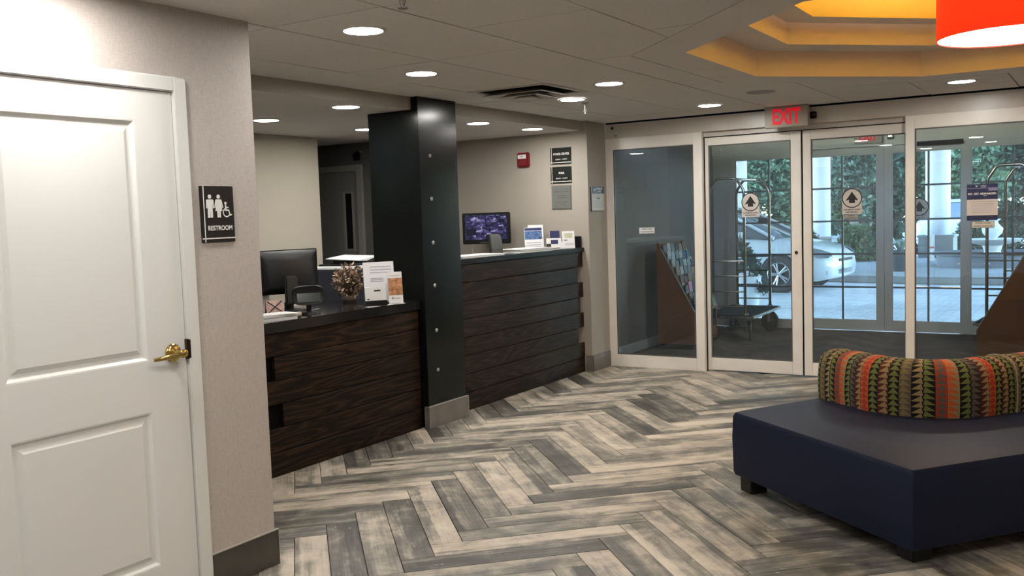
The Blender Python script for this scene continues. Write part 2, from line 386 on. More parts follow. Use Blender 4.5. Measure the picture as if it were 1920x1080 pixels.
# ------------------------------------------------------------------ setting: ceilings
CX, CY = -.49, 5.58; T8 = math.tan(math.pi/8)
def octo(Wd): 
    q = Wd*T8
    return [(CX-Wd, CY-q), (CX-q, CY-Wd), (CX+q, CY-Wd), (CX+Wd, CY-q), (CX+Wd, CY+q), (CX+q, CY+Wd), (CX-q, CY+Wd), (CX-Wd, CY+q)]
ZC = 2.353
def ring_plate(m, outer, inner, z, mi=0):
    o = [(x, y, z) for x, y in outer]+[(x, y, z) for x, y in inner]
    return m.add(o, [(i, (i+1) % 8, (i+1) % 8+8, i+8) for i in range(8)], mi)
W1, W2_, W3 = 1.48, 1.25, 1.07; Z1, Z2, Z3 = 2.52, 2.655, 2.93
m = MB()
# flat plaster border octagon, then its recess
ring_plate(m, octo(1.75), octo(W1), ZC); 
m.loft([[(x, y, ZC) for x, y in octo(1.75)], [(x, y, ZC+.03) for x, y in octo(1.75)]], 0, False)
m.loft([[(x, y, ZC) for x, y in octo(W1)], [(x, y, Z1) for x, y in octo(W1)]], 1, False)
ring_plate(m, octo(W1), octo(W2_), Z1); m.loft([[(x, y, Z1) for x, y in octo(W2_)], [(x, y, Z2) for x, y in octo(W2_)]], 1, False)
ring_plate(m, octo(W2_), octo(W3), Z2); m.loft([[(x, y, Z2) for x, y in octo(W3)], [(x, y, Z3) for x, y in octo(W3)]], 2, False)
m.add([(x, y, Z3) for x, y in octo(W3)], [tuple(range(8))], 2)
tray = struct(wb(m, 'ceiling_tray', [CEILP, TAN, GOLD]), 'stepped octagonal ceiling recess painted tan and gold', 'ceiling recess')
# grid ceiling: backing plate with the octagonal hole, tiles hung below it
m = MB(); zb = ZC+.010; big = [(-4.17, -1.5), (3.5, -1.5), (3.5, 8.36), (-4.17, 8.36)]
oc = octo(1.745)
def quadfill(m, z):
    x0, x1, y0, y1 = -4.17, 3.5, -1.5, 8.31
    xs = sorted(set(p[0] for p in oc)); 
    m.add([(x0, y0, z), (x1, y0, z), (x1, oc[1][1], z), (x0, oc[1][1], z)], [(0, 1, 2, 3)])
    m.add([(x0, oc[6][1], z), (x1, oc[6][1], z), (x1, y1, z), (x0, y1, z)], [(0, 1, 2, 3)])
    a, b = oc[1][1], oc[6][1]
    for xx, k in ((x0, (1, 0, 7, 6)), (x1, (2, 3, 4, 5))):
        for p, q in zip(k, k[1:]): m.add([(xx, oc[p][1], z), (oc[p][0], oc[p][1], z), (oc[q][0], oc[q][1], z), (xx, oc[q][1], z)], [(0, 1, 2, 3)])
quadfill(m, zb); quadfill(m, 3.2)
ceiling = struct(wb(m, 'ceiling', GRID), 'lobby ceiling of square acoustic tiles in a metal grid', 'ceiling')
struct(wb(B(-4.17, -4.166, 2.885, 5.34, 2.2655, 2.3525).box(-4.17, -4.166, 5.79, 7.92, 2.2655, 2.3525), 'trim_4', mat('soffit_paint', (.33, .295, .255), .8)), 'taupe soffit edge where the desk ceiling steps down', 'soffit')
GX0, GY0, TX, TY = -1.86, 3.63, .63, .60
def clip_out(poly):
    """part of a convex tile outside the octagon of half-width 1.76: returned as convex pieces"""
    pieces = []; cur = poly; o8 = octo(1.757)
    for i in range(8):
        (ax, ay), (bx, by) = o8[i], o8[(i+1) % 8]
        def side(p): return (bx-ax)*(p[1]-ay)-(by-ay)*(p[0]-ax)     # >0 inside (ccw)
        def cut(P, s):
            R = []
            for k in range(len(P)):
                p, q = P[k], P[(k+1) % len(P)]; dp, dq = side(p)*s, side(q)*s
                if dp >= 0: R.append(p)
                if dp*dq < 0: t = dp/(dp-dq); R.append((p[0]+(q[0]-p[0])*t, p[1]+(q[1]-p[1])*t))
            return R
        if not cur: break
        outp = cut(cur, -1)
        if len(outp) > 2: pieces.append(outp)
        cur = cut(cur, 1)
    def area(P): return abs(sum(P[k][0]*P[(k+1) % len(P)][1]-P[(k+1) % len(P)][0]*P[k][1] for k in range(len(P))))/2
    if len(pieces) == 1 and abs(area(pieces[0])-area(poly)) < 1e-5: return [poly]
    return [p for p in pieces if len(p) > 2 and area(p) > 1e-4]
VENT = (-1, )
tmesh = None; gx, gy = .0045, .0016; rt = random.Random(3); hidden = MB()
for i in range(-4, 9):
    for j in range(-9, 9):
        x0, x1 = GX0+TX*i, GX0+TX*(i+1); y0, y1 = GY0+TY*j, GY0+TY*(j+1)
        x0 = max(x0, -4.168); x1 = min(x1, 3.5); y0 = max(y0, -1.5); y1 = min(y1, 8.29)
        if x1-x0 < .03 or y1-y0 < .03 or (i == -3 and j == 3): continue
        P = [(x0+gx, y0+gy), (x1-gx, y0+gy), (x1-gx, y1-gy), (x0+gx, y1-gy)]
        near_o = max(abs((x0+x1)/2-CX), abs((y0+y1)/2-CY)) < 2.3
        ps = clip_out(P) if near_o else [P]
        if not ps: continue
        c = ((x0+x1)/2, (y0+y1)/2, ZC)
        px, py, z = project(c); vis = z > 0 and -200 < px < 2100 and -200 < py < 400
        sag = rt.uniform(-.0012, .0012)
        if not vis:
            for p in ps: hidden.prism(p, ZC, ZC+.009)
            continue
        full = abs((x1-x0)-TX) < .01 and abs((y1-y0)-TY) < .01 and len(ps) == 1 and ps[0] == P
        if full:
            if tmesh is None:
                o = B(-TX/2+gx, TX/2-gx, -TY/2+gy, TY/2-gy, 0, .009).build('ceiling_tile', CEIL, ceiling); tmesh = o.data
            else: o = link('ceiling_tile', tmesh, ceiling)
            o.location = (c[0], c[1], ZC+sag)
        else:
            q = MB()
            for p in ps: q.prism([(a-c[0], b-c[1]) for a, b in p], 0, .009)
            o = q.build('ceiling_tile', CEIL, ceiling, (c[0], c[1], ZC+sag))
ho = hidden.build('ceiling_tile_field', CEIL, ceiling); ho['kind'] = 'stuff'
low = struct(wb(B(-9, -4.17, 2.885, 7.92, 2.265, 2.6), 'ceiling_reception', CEILP), 'lower plaster ceiling over the front desk', 'ceiling')

# ------------------------------------------------------------------ restroom door (setting)
dd = struct(thing('door_1', 'white two panel restroom door with brass lever', 'door', (-3.102, 2.0, 0)))
cz = MB().box(-3.118, -3.086, 1.49, 1.556, 0, 2.077).box(-3.118, -3.086, 2.472, 2.532, 0, 2.077).box(-3.118, -3.086, 1.556, 2.472, 2.022, 2.077)
wb(cz, 'door_casing', TRIMW, dd, bevel=.004)
# leaf: stiles and rails with two bevelled raised panels
lf = MB(); xf, xb = -3.100, -3.140; Y0, Y1, ZT = 1.558, 2.467, 2.019
pan = [(1.735, 2.298, .99, 1.905), (1.735, 2.298, .19, .795)]
lf.box(xb, xf, Y0, 1.735, .012, ZT).box(xb, xf, 2.298, Y1, .012, ZT)
lf.box(xb, xf, 1.735, 2.298, 1.905, ZT).box(xb, xf, 1.735, 2.298, .795, .99).box(xb, xf, 1.735, 2.298, .012, .19)
leaf1 = wb(lf, 'door_leaf', WHITE, dd)
for y0, y1, z0, z1 in pan:
    def rg(d, x): return [(x, y0+d, z0+d), (x, y1-d, z0+d), (x, y1-d, z1-d), (x, y0+d, z1-d)]
    MB().loft([rg(0, xf), rg(.006, xf-.001), rg(.016, xf-.011), rg(.022, xf-.013), rg(.030, xf-.013), rg(.048, xf-.004)], cap=False).add(rg(.048, xf-.004), [(0, 1, 2, 3)]).build('door_panel', WHITE, leaf1)
hw = MB().lathe([(.0, -.002), (.036, 0), (.036, .006), (.030, .013), (.014, .016), (.0115, .045), (.016, .050), (.0165, .066), (.010, .071), (0, .071)], (-3.1, 2.405, 1.008), 24, axis='x')
rose = hw.build('lever_rose', BRASS, leaf1, smooth=True)
lv = MB(); R = []
for t, (dy, dz, dx, hh, tt) in enumerate([(.022, .002, .058, .0125, .007), (0, .002, .060, .0145, .009), (-.03, 0, .060, .0115, .007), (-.065, -.004, .055, .0095, .006), (-.095, -.008, .044, .0085, .005), (-.112, -.009, .034, .007, .004)]):
    R.append([(-3.1+dx+tt*math.cos(a), 2.405+dy, 1.006+dz+hh*math.sin(a)) for a in [k*math.pi/5 for k in range(10)]])
lv.loft(R).build('lever_handle', BRASS, leaf1, smooth=True)
wb(B(-3.1, -3.0865, 2.464, 2.4745, .975, 1.055).box(-3.0875, -3.0855, 2.4725, 2.482, .978, 1.052), 'strike_plate', mat('aged_bronze', (.09, .06, .04), .35, metal=1), dd)

# corridor door
cd = struct(thing('door_2', 'grey corridor door with a narrow window', 'door', (-6.8, 7.2, 0)))
DK2 = mat('grey_corridor_door', (.135, .132, .12), .5); DK3 = mat('grey_door_frame', (.19, .185, .17), .45)
wb(B(-6.31, -6.24, 7.165, 7.2, 0, 2.05).box(-7.3, -7.23, 7.165, 7.2, 0, 2.05).box(-7.23, -6.31, 7.165, 7.2, 1.985, 2.05), 'door_frame', DK3, cd, bevel=.004)
wb(B(-7.228, -6.5, 7.178, 7.199, .01, 1.983).box(-6.36, -6.312, 7.178, 7.199, .01, 1.983).box(-6.5, -6.36, 7.178, 7.199, 1.79, 1.983).box(-6.5, -6.36, 7.178, 7.199, .01, 1.2), 'door_leaf', DK2, cd)
DKF = wb(B(-6.5, -6.475, 7.174, 7.192, 1.2, 1.79).box(-6.385, -6.36, 7.174, 7.192, 1.2, 1.79).box(-6.475, -6.385, 7.174, 7.192, 1.77, 1.79).box(-6.475, -6.385, 7.174, 7.192, 1.2, 1.22), 'window_frame', DK3, cd)
wb(B(-6.475, -6.385, 7.184, 7.190, 1.22, 1.77), 'window_glass', mat('dark_vision_glass', (.008, .008, .008), .1), cd)

# ------------------------------------------------------------------ entrance: automatic door set (inner) and vestibule
def panel(name, label, cat, x0, x1, ya, yb, z0, z1, sl, sr, rt_, rb, ns=None, muntins=None, frame=ALU, glass=GLASS):
    """framed glass panel: stiles, rails, pane (+ muntin bars)"""
    t = struct(thing(name, label, cat, ((x0+x1)/2, ya, z0)))
    wb(B(x0, x0+sl, ya, yb, z0, z1), 'stile', frame, t, bevel=.003); wb(B(x1-sr, x1, ya, yb, z0, z1), 'stile', frame, t, bevel=.003)
    wb(B(x0+sl, x1-sr, ya+.001, yb-.001, z1-rt_, z1), 'top_rail', frame, t, bevel=.003); wb(B(x0+sl, x1-sr, ya+.001, yb-.001, z0, z0+rb), 'bottom_rail', frame, t, bevel=.003)
    ym = (ya+yb)/2
    wb(B(x0+sl-.008, x1-sr+.008, ym-.003, ym+.003, z0+rb-.008, z1-rt_+.008), 'pane', glass, t)
    g = MB(); gx0, gx1, gz0, gz1 = x0+sl, x1-sr, z0+rb, z1-rt_
    for q in ((gx0, gx0+.010, gz0, gz1), (gx1-.010, gx1, gz0, gz1), (gx0+.01, gx1-.01, gz0, gz0+.010), (gx0+.01, gx1-.01, gz1-.010, gz1)):
        g.box(q[0], q[1], ym-.012, ym-.0032, q[2], q[3])
    wb(g, 'glazing_bead', mat('dark_gasket', (.10, .095, .085), .5) if not muntins else frame, t)
    if muntins:
        for xm in muntins[0]: wb(B(xm-.011, xm+.011, ym+.004, ym+.016, gz0, gz1), 'muntin', MUNT, t)
        for zm in muntins[1]: wb(B(gx0, gx1, ym+.0045, ym+.0155, zm-.011, zm+.011), 'muntin', MUNT, t)
    return t
MUNT = mat('grey_muntin', (.30, .30, .29), .4)
ALU2 = mat('outer_aluminium', (.66, .63, .57), .4, spec=.5)
hd = struct(thing('trim_1', 'cream metal header above the automatic entrance doors', 'door header', (-2.29, 8.3, 2.2)))
wb(B(-4.13, -.4, 8.300, 8.44, 2.2, 2.338), 'header_box', ALUH, hd, bevel=.003)
wb(B(-4.13, -.4, 8.315, 8.44, 2.338, 2.36), 'shadow_gap', BLACKM, hd)
wb(B(-3.155, -1.42, 8.352, 8.44, 2.152, 2.2), 'door_track', ALUH, hd); wb(B(-3.155, -1.42, 8.349, 8.352, 2.149, 2.156), 'track_slot', BLACKM, hd)
wb(MB().lathe([(0, 0), (.013, 0), (.013, .006), (0, .006)], (-4.05, 8.293, 2.30), 16, axis='y'), 'header_screw_cap', BLACK, hd)
wb(B(-4.03, -4.0, 8.294, 8.3, 2.215, 2.235), 'header_screw_cap', GREYINK, hd)
sj = struct(thing('trim_2', 'slim cream jamb beside the left fixed glass panel', 'door jamb', (-4.14, 8.3, 0)))
wb(B(-4.16, -4.131, 8.296, 8.43, 0, 2.2), 'jamb', ALU, sj, bevel=.003)
wb(B(-4.158, -4.134, 8.292, 8.296, 1.96, 1.975), 'jamb_slot', BLACK, sj); wb(B(-4.158, -4.134, 8.292, 8.296, 2.135, 2.14), 'jamb_slot', BLACK, sj)
panel('window_1', 'left fixed glass panel of the entrance with a small notice', 'window', -4.131, -3.155, 8.300, 8.345, 0, 2.2, .077, .085, .106, .119)
panel('door_3', 'left sliding glass entrance door in front of the luggage cart', 'door', -3.185, -2.279, 8.362, 8.402, .012, 2.150, .066, .088, .072, .114)
panel('door_4', 'right sliding glass entrance door with arrow decal', 'door', -2.264, -1.36, 8.362, 8.402, .012, 2.150, .070, .066, .080, .114)
panel('window_2', 'right fixed glass panel of the entrance with a blue poster', 'window', -1.420, -.4, 8.300, 8.345, 0, 2.2, .070, .085, .106, .119)
lk = thing('door_lock', 'small bronze thumb lock on the left sliding door stile', 'lock', (-2.325, 8.362, 1.095))
MB().lathe([(0, 0), (.014, 0), (.014, -.006), (0, -.006)], (0, 0, 0), 16, axis='y').build('lock_cylinder', mat('aged_bronze'), lk)
B(-.004, .004, -.014, -.006, -.016, .016).build('thumb_turn', mat('aged_bronze'), lk)
# vestibule
struct(wb(B(-4.6, .4, 8.42, 11.68, -.12, -.001), 'floor_vestibule', CARPET), 'dark carpet floor of the vestibule', 'floor')
GREYV = mat('vestibule_grey_paint', (.27, .245, .225), .7, spec=.25)
struct(wb(B(-4.45, -4.30, 8.44, 11.9, 0, 2.6), 'wall_vestibule_left', GREYV), 'grey vestibule wall behind the brochure rack', 'wall')
struct(wb(B(-.28, -.13, 8.44, 11.9, 0, 2.6), 'wall_vestibule_right', GREYV), 'grey vestibule wall on the right', 'wall')
struct(wb(B(-4.3, -4.288, 8.44, 11.6, 0, .10), 'baseboard_vestibule_left', TRIMW, bevel=.002), 'white baseboard under the grey vestibule wall', 'baseboard')
struct(wb(B(-4.45, -.13, 8.44, 11.9, 2.56, 2.62), 'ceiling_vestibule', CEILP), 'plain vestibule ceiling', 'ceiling')
oh = struct(thing('trim_3', 'grey metal header above the outer vestibule doors', 'door header', (-2.2, 11.67, 2.1)))
wb(B(-4.3, -.28, 11.66, 11.80, 2.165, 2.56), 'header_box', ALU2, oh, bevel=.003)
wb(B(-1.87, -1.39, 11.65, 11.66, 2.135, 2.185), 'vent_slot', BLACKM, oh); wb(B(-4.3, -4.13, 11.69, 11.8, 0, 2.165), 'jamb', ALU2, oh); wb(B(-.45, -.28, 11.69, 11.8, 0, 2.165), 'jamb', ALU2, oh)
HZ = [.515, .91, 1.305, 1.697]
panel('window_3', 'outer left fixed vestibule window with muntins', 'window', -4.13, -3.10, 11.67, 11.71, 0, 2.165, .13, .07, .07, .105, muntins=([-3.58], HZ), frame=ALU2)
panel('door_5', 'outer left sliding vestibule door with muntins', 'door', -3.14, -2.2375, 11.715, 11.75, .001, 2.165, .07, .0815, .08, .118, muntins=([-2.713], HZ), frame=ALU2)
panel('door_6', 'outer right sliding vestibule door with muntins', 'door', -2.2345, -1.33, 11.715, 11.75, .001, 2.165, .0835, .06, .08, .118, muntins=([-1.76], HZ), frame=ALU2)
panel('window_4', 'outer right fixed vestibule window with muntins', 'window', -1.42, -.45, 11.67, 11.71, 0, 2.165, .105, .08, .07, .145, muntins=([-.9], HZ), frame=ALU2)
def decal(label, x, y, z, r=.083, small=(.02, -.165)):
    d = thing('arrow_decal', label, 'decal', (x, y, z), 0, 'arrow decals on the glass doors')
    DEC = mat('decal_film', (.60, .565, .52), .55)
    MB().prism([(-r*.98, -.135), (r*.98, -.135), (r*.98, 0), (-r*.98, 0)], -.0004, 0, axis='y').lathe([(0, 0), (r, 0), (r, -.0006), (0, -.0006)], (0, 0, 0), 40, axis='y').build('film', DEC, d)
    MB().loft([[(rr*math.cos(k*math.pi/24), yy, rr*math.sin(k*math.pi/24)) for k in range(48)] for rr, yy in ((r, -.0007), (r, -.0014), (r*.9, -.0014), (r*.9, -.0007))], cap=False).build('circle_border', INK, d)
    a = r/.083
    MB().prism([(0, .054*a), (.052*a, -.022*a), (.024*a, -.013*a), (.024*a, -.042*a), (-.024*a, -.042*a), (-.024*a, -.013*a), (-.052*a, -.022*a)], -.0014, -.0007, axis='y').build('arrow', INK, d)
    text('AUTOMATIC DOOR', .0155, INK, d, (0, -.0009, -.098), FY, wx=.95, bold=.0003); text('KEEP MOVING', .0155, INK, d, (0, -.0009, -.119), FY, wx=1.0, bold=.0003)
    return d
d1 = decal('round black arrow decal on the left sliding inner door', -2.735, 8.3775, 1.551)
d2 = decal('round black arrow decal on the right sliding inner door', -1.857, 8.3775, 1.553)
d3 = decal('round black arrow decal on the outer door behind the inner doors', -1.855, 11.728, 1.445, .10)
wb(B(-2.2785, -2.2645, 8.372, 8.395, .012, 2.15), 'meeting_seal', BLACKM, hd); wb(B(-3.1545, -3.150, 8.346, 8.361, .0, 2.15), 'edge_shadow_strip', BLACKM, hd)  # the edge strip is black in place of the slider edge shadow
def notice(name, label, x0, x1, y, z0, z1, lines, film, ink, size, cat='notice'):
    d = thing(name, label, cat, ((x0+x1)/2, y, (z0+z1)/2)); hx, hz = (x1-x0)/2, (z1-z0)/2
    B(-hx, hx, -.0008, 0, -hz, hz).build('film', film, d)
    fr_ = MB()
    for q in ((-hx, hx, hz-.0025, hz), (-hx, hx, -hz, -hz+.0025), (-hx, -hx+.0025, -hz, hz), (hx-.0025, hx, -hz, hz)): fr_.box(q[0], q[1], -.0013, -.0008, q[2], q[3])
    fr_.build('border', ink, d)
    for i, l in enumerate(lines): text(l, size[i], ink, d, (0, -.0010, hz-(i+.62)*2*hz/(len(lines)+.25)), FY, bold=.0003)
    return d
CREAMF = mat('cream_film', (.66, .62, .52), .55); GREENF = mat('grey_green_film', (.13, .14, .12), .5)
notice('door_notice', 'small white notice on the left fixed entrance glass', -3.803, -3.640, 8.319, 1.286, 1.347, ['STAND CLEAR', 'AUTOMATIC SLIDING DOOR'], mat('pale_film', (.62, .63, .60), .55), INK, (.017, .0105))
notice('door_notice', 'small cream notice under the blue poster on right glass', -.931, -.769, 8.319, 1.281, 1.334, ['STAND CLEAR', 'AUTOMATIC SLIDING DOOR'], CREAMF, INK, (.017, .0105))
notice('door_notice', 'small notice strip under the arrow decal of the right sliding door', -1.924, -1.806, 8.3775, 1.372, 1.415, ['AUTOMATIC', 'CAUTION DOOR'], mat('grey_film', (.38, .37, .34), .55), INK, (.011, .0115))
notice('door_notice', 'dark green notice on the outer window behind the cart', -3.717, -3.570, 11.684, 1.312, 1.372, ['AUTOMATIC DOOR', 'KEEP CLEAR'], GREENF, GREYINK, (.013, .013))
# blue poster on the right fixed panel
po = thing('rewards_poster', 'navy and white poster taped to the right fixed entrance glass', 'poster', (-.8565, 8.318, 1.4835))
B(-.1095, .1095, -.001, 0, -.1425, .1425).build('sheet', mat('poster_paper', (.62, .54, .50), .5), po)
PNV = (mat('poster_navy', (.014, .018, .07), .45, var=.55, vscale=22))
B(-.1095, .1095, -.0016, -.001, .022, .1425).build('navy_header', PNV, po); B(-.1095, .1095, -.0016, -.001, -.1425, -.103).build('navy_footer', PNV, po)
B(-.1095, .1095, -.0022, -.0016, .1085, .1125).box(.045, .1095, -.0022, -.0016, .088, .1085).build('pale_stripe', mat('poster_lilac', (.20, .20, .33), .5), po)
text('GO. GET. REWARDED.', .0205, PAPER, po, (0, -.0019, .066), FY, bold=.0006); text('WYNDHAM', .0095, PAPER, po, (.006, -.0019, .131), FY); text('REWARDS', .0075, PAPER, po, (.006, -.0019, .1205), FY)
text('W', .016, PAPER, po, (-.040, -.0019, .126), FY, bold=.0005); text('MEMBERS', .006, PAPER, po, (.02, -.0019, .050), FY)
rects([(-.09+.004*k, .09-.006*k, .004-.017*k, .007-.017*k) for k in range(6)], .0006, 'y', -.001).build('text_lines', GREYINK, po)

# exit sign, sensors
def exit_sign(label, x0, x1, y, z0, z1, th=.05, ls=.155):
    e = thing('exit_sign', label, 'exit sign', ((x0+x1)/2, y, (z0+z1)/2)); hx, hz = (x1-x0)/2, (z1-z0)/2
    B(-hx, hx, -th/2, th/2, -hz, hz).build('housing', mat('exit_housing', (.40, .36, .29), .45), e, bevel=.004)
    text('EXIT', ls, mat('exit_red', (.5, .004, .012), .5, emit=(1, .01, .035), es=.42), e, (0, -th/2-.0006, -ls*.02), FY, wx=.66, bold=.007)
    return e
ex = exit_sign('beige exit sign with red letters hung over the sliding doors', -2.535, -2.165, 8.20, 2.176, 2.350, .05, .178)
exit_sign('red exit sign on the outer header inside the vestibule', -2.545, -2.235, 11.625, 2.20, 2.36, .04, .15)
def sensor(label, x, y, z, s=1.):
    t = thing('door_sensor', label, 'motion sensor', (x, y, z)); B(-.026*s, .026*s, -.035*s, 0, -.030*s, .030*s).build('housing', BLACK, t, bevel=.006)
    B(-.018*s, .018*s, -.038*s, -.035*s, -.012*s, .006*s).build('lens', mat('sensor_lens', (.02, .005, .005), .1), t)
sensor('black motion sensor on the header right of the exit sign', -2.150, 8.300, 2.268)
sensor('black motion sensor on the outer header in the vestibule', -2.15, 11.66, 2.27, 1.3)

# ------------------------------------------------------------------ reception desks
def desk(name, label, xf, y0, y1, ztop, tslab, rows, short, y_lo, body_y, xback):
    d = thing(name, label, 'reception desk', (xf, (y0+y1)/2, 0))
    wb(B(xback+.05, xf-.026, body_y[0], body_y[1], 0, ztop-tslab), 'body', BLACKM, d)
    wb(B(xback, xf+.018, y_lo[0], y_lo[1], ztop-tslab, ztop), 'countertop', GRANITE if tslab > .05 else mat('dark_laminate_top', (.012, .013, .015), .5, spec=.18), d, bevel=.004)
    h = (ztop-tslab)/rows; g = .0022
    rr = random.Random(rows)
    for k in range(rows):
        zt = ztop-tslab-k*h; a, b = short.get(k, (y0, y1)); pr = rr.uniform(-.002, .002)
        pl = B(-.0125, .0125, -(b-a)/2, (b-a)/2, -h/2+g, h/2-g).build('plank', DARKWOOD, d, (-.0125+pr, (a+b)/2-(y0+y1)/2, zt-h/2), bevel=.002, seg=1)
    return d
dk1 = desk('reception_desk', 'low dark plank reception desk with black granite top', -4.16, 3.02, 5.322, .920, .064, 6, {1: (3.937, 5.322), 3: (3.990, 5.322)}, (2.95, 5.330), (3.02, 5.31), -4.80)
dk2 = desk('reception_desk', 'taller dark plank counter between the pillar and the column', -4.2, 5.805, 7.905, 1.178, .040, 8, {1: (5.805, 7.793), 3: (5.805, 7.83), 5: (5.805, 7.783)}, (5.805, 7.912), (5.81, 7.74), -4.66)
bx_ = thing('counter_upstand', 'black upstand against the wall at the end of the tall counter', 'box', (-4.295, 7.898, 1.178))  # upstand of the tall counter, made as a separate object
wb(B(-4.38, -4.21, 7.885, 7.912, 1.178, 1.285), 'body', BLACK, bx_, bevel=.002)
# pillar
pl = thing('clad_pillar', 'black steel clad pillar between the two reception desks', 'pillar', (-4.33, 5.57, 0))
wb(B(-4.56, -4.125, 5.34, 5.790, 0, 2.262).box(-4.166, -4.125, 5.341, 5.790, 2.262, 2.351), 'core_cladding', STEEL, pl)
wb(B(-4.124, -4.105, 5.336, 5.795, .152, 2.3515), 'front_plate', STEEL, pl, bevel=.0015)
wb(B(-4.135, -4.086, 5.318, 5.803, 0, .155), 'tile_base', TILEB, pl, bevel=.002)
wb(B(-4.0875, -4.0848, 5.3165, 5.319, 0, .1555).box(-4.0875, -4.0848, 5.802, 5.8045, 0, .1555).box(-4.105, -4.0848, 5.318, 5.803, .155, .158), 'metal_edge', METE, pl)
for z in (1.943, 1.637, 1.325, 1.018, .693, .405):
    wb(MB().lathe([(0, 0), (.0145, 0), (.0135, .004), (.008, .008), (0, .009)], (-4.105, 5.459, z), 14, axis='x'), 'bolt', mat('steel_bolt', (.42, .42, .40), .3, metal=1), pl, smooth=True)

# ------------------------------------------------------------------ ceiling fittings
def downlight(label, x, y, z=ZC, r=.088):
    t = thing('downlight', label, 'downlight', (x, y, z), 0, 'round ceiling downlights')
    MB().lathe([(r+.016, 0), (r+.016, -.005), (r+.010, -.008), (r, -.006)], n=32, cap=False).build('trim_ring', RINGW, t, smooth=True)
    MB().add([(r*math.cos(k*math.pi/16), r*math.sin(k*math.pi/16), -.0055) for k in range(32)], [tuple(range(32))[::-1]]).lathe([(r, -.0055), (r, 0)], n=32, cap=False).build('led_disc', LED, t)
DL = [(-2.855, 3.338, 'largest of the downlights, over the floor left of centre'), (-3.445, 4.531, 'downlight in front of the pillar, behind the largest one'),
      (-2.826, 5.760, 'downlight right of the square ceiling vent'), (-3.423, 6.348, 'small downlight tucked beside the square vent'),
      (-2.808, 7.577, 'downlight left of the exit sign near the entrance'), (-.914, 7.554, 'downlight right of the exit sign, below the tan recess')]
for x, y, l in DL: downlight(l, x, y)
ZL = 2.265
for x, y, l in [(-5.30, 5.06, 'leftmost downlight above the beige reception wall'), (-4.35, 4.875, 'downlight over the low desk, left of the pillar top'),
                (-5.31, 6.19, 'downlight half hidden by the pillar edge'), (-4.395, 6.52, 'downlight just right of the pillar over the tall counter'), (-4.375, 7.35, 'downlight above the wall signs and fire alarm')]: downlight(l, x, y, ZL)
downlight('downlight outside the picture above the restroom door', -2.80, 1.93)
downlight('added fill downlight outside the picture in the vestibule ceiling', -2.3, 9.6, 2.559)  # unseen lamp added to brighten the vestibule and the outer door frames
downlight('added fill downlight outside the picture over the lobby behind the viewer', -1.5, 1.0)  # this and the following unseen lamps are added to brighten the lobby
downlight('added fill downlight outside the picture over the near floor', -1.55, 2.35)
downlight('added fill downlight outside the picture left of the viewer by the restroom wall', -2.5, .2)
downlight('added fill downlight outside the picture right of the viewer', -.3, 1.7)
downlight('added fill downlight outside the picture at the back wall', -1.0, -.7)
downlight('added fill downlight outside the picture over the right of the lobby', .9, 2.2)
downlight('added fill downlight outside the picture by the right lobby wall', 2.2, 4.4)
downlight('added fill downlight outside the picture beyond the octagonal recess', 1.0, 7.6)
# square air diffuser
dv = thing('air_diffuser', 'square white ceiling air diffuser with nested louvers', 'ceiling vent', (GX0+TX*-2.5, GY0+TY*3.5, ZC))
def sq(r, z, k=TY/TX): return [(-r, -r*k, z), (r, -r*k, z), (r, r*k, z), (-r, r*k, z)]
VW = mat('diffuser_white', (.60, .565, .52), .5)
MB().loft([sq(.312, .004), sq(.312, -.004), sq(.268, -.004), sq(.268, .004)], cap=False).build('outer_frame', VW, dv)
MB().box(-.268, .268, -.255, .255, .003, .006).build('duct_plate', BLACKM, dv)
for r0, r1, z0, z1 in ((.150, .232, .002, -.030), (.075, .150, -.004, -.040), (.0, .078, -.012, -.046)):
    (MB().loft([sq(r0, z0), sq(r1, z1), sq(r1, z1-.004), sq(r0, z0-.004)], cap=False) if r0 else MB().loft([sq(.02, z0), sq(r1, z1), sq(r1, z1-.004)])).build('louver', VW, dv)
SPRK = mat('sprinkler_metal', (.32, .31, .29), .4, metal=.7)
sp = thing('ceiling_speaker', 'round ceiling speaker grille in front of the exit sign', 'speaker', (-2.205, 7.03, ZC))
MB().lathe([(0, -.006), (.095, -.006), (.106, -.003), (.108, 0)], n=32).build('grille', mat('speaker_grille', (.36, .33, .29), .6, var=.3, vscale=300), sp, smooth=True)
def sprinkler(label, x, y):
    t = thing('sprinkler_head', label, 'sprinkler', (x, y, ZC), 0, 'ceiling sprinkler heads')
    MB().lathe([(.03, 0), (.03, -.003), (.009, -.006), (.010, -.034), (.007, -.055), (.0035, -.078), (0, -.078)], n=14).build('body', SPRK, t, smooth=True)
    MB().tube([(-.009, 0, -.04), (-.014, 0, -.060), (0, 0, -.080)], .0022, 6).tube([(.009, 0, -.04), (.014, 0, -.060), (0, 0, -.080)], .0022, 6).build('yoke', SPRK, t)
    MB().lathe([(0, -.080), (.019, -.080), (.019, -.083), (0, -.083)], n=14).build('deflector', SPRK, t)
sprinkler('sprinkler head hanging at the top edge above the desk lamp row', -2.21, 2.81)
sprinkler('sprinkler head near the corner column by the entrance', -3.47, 6.64)
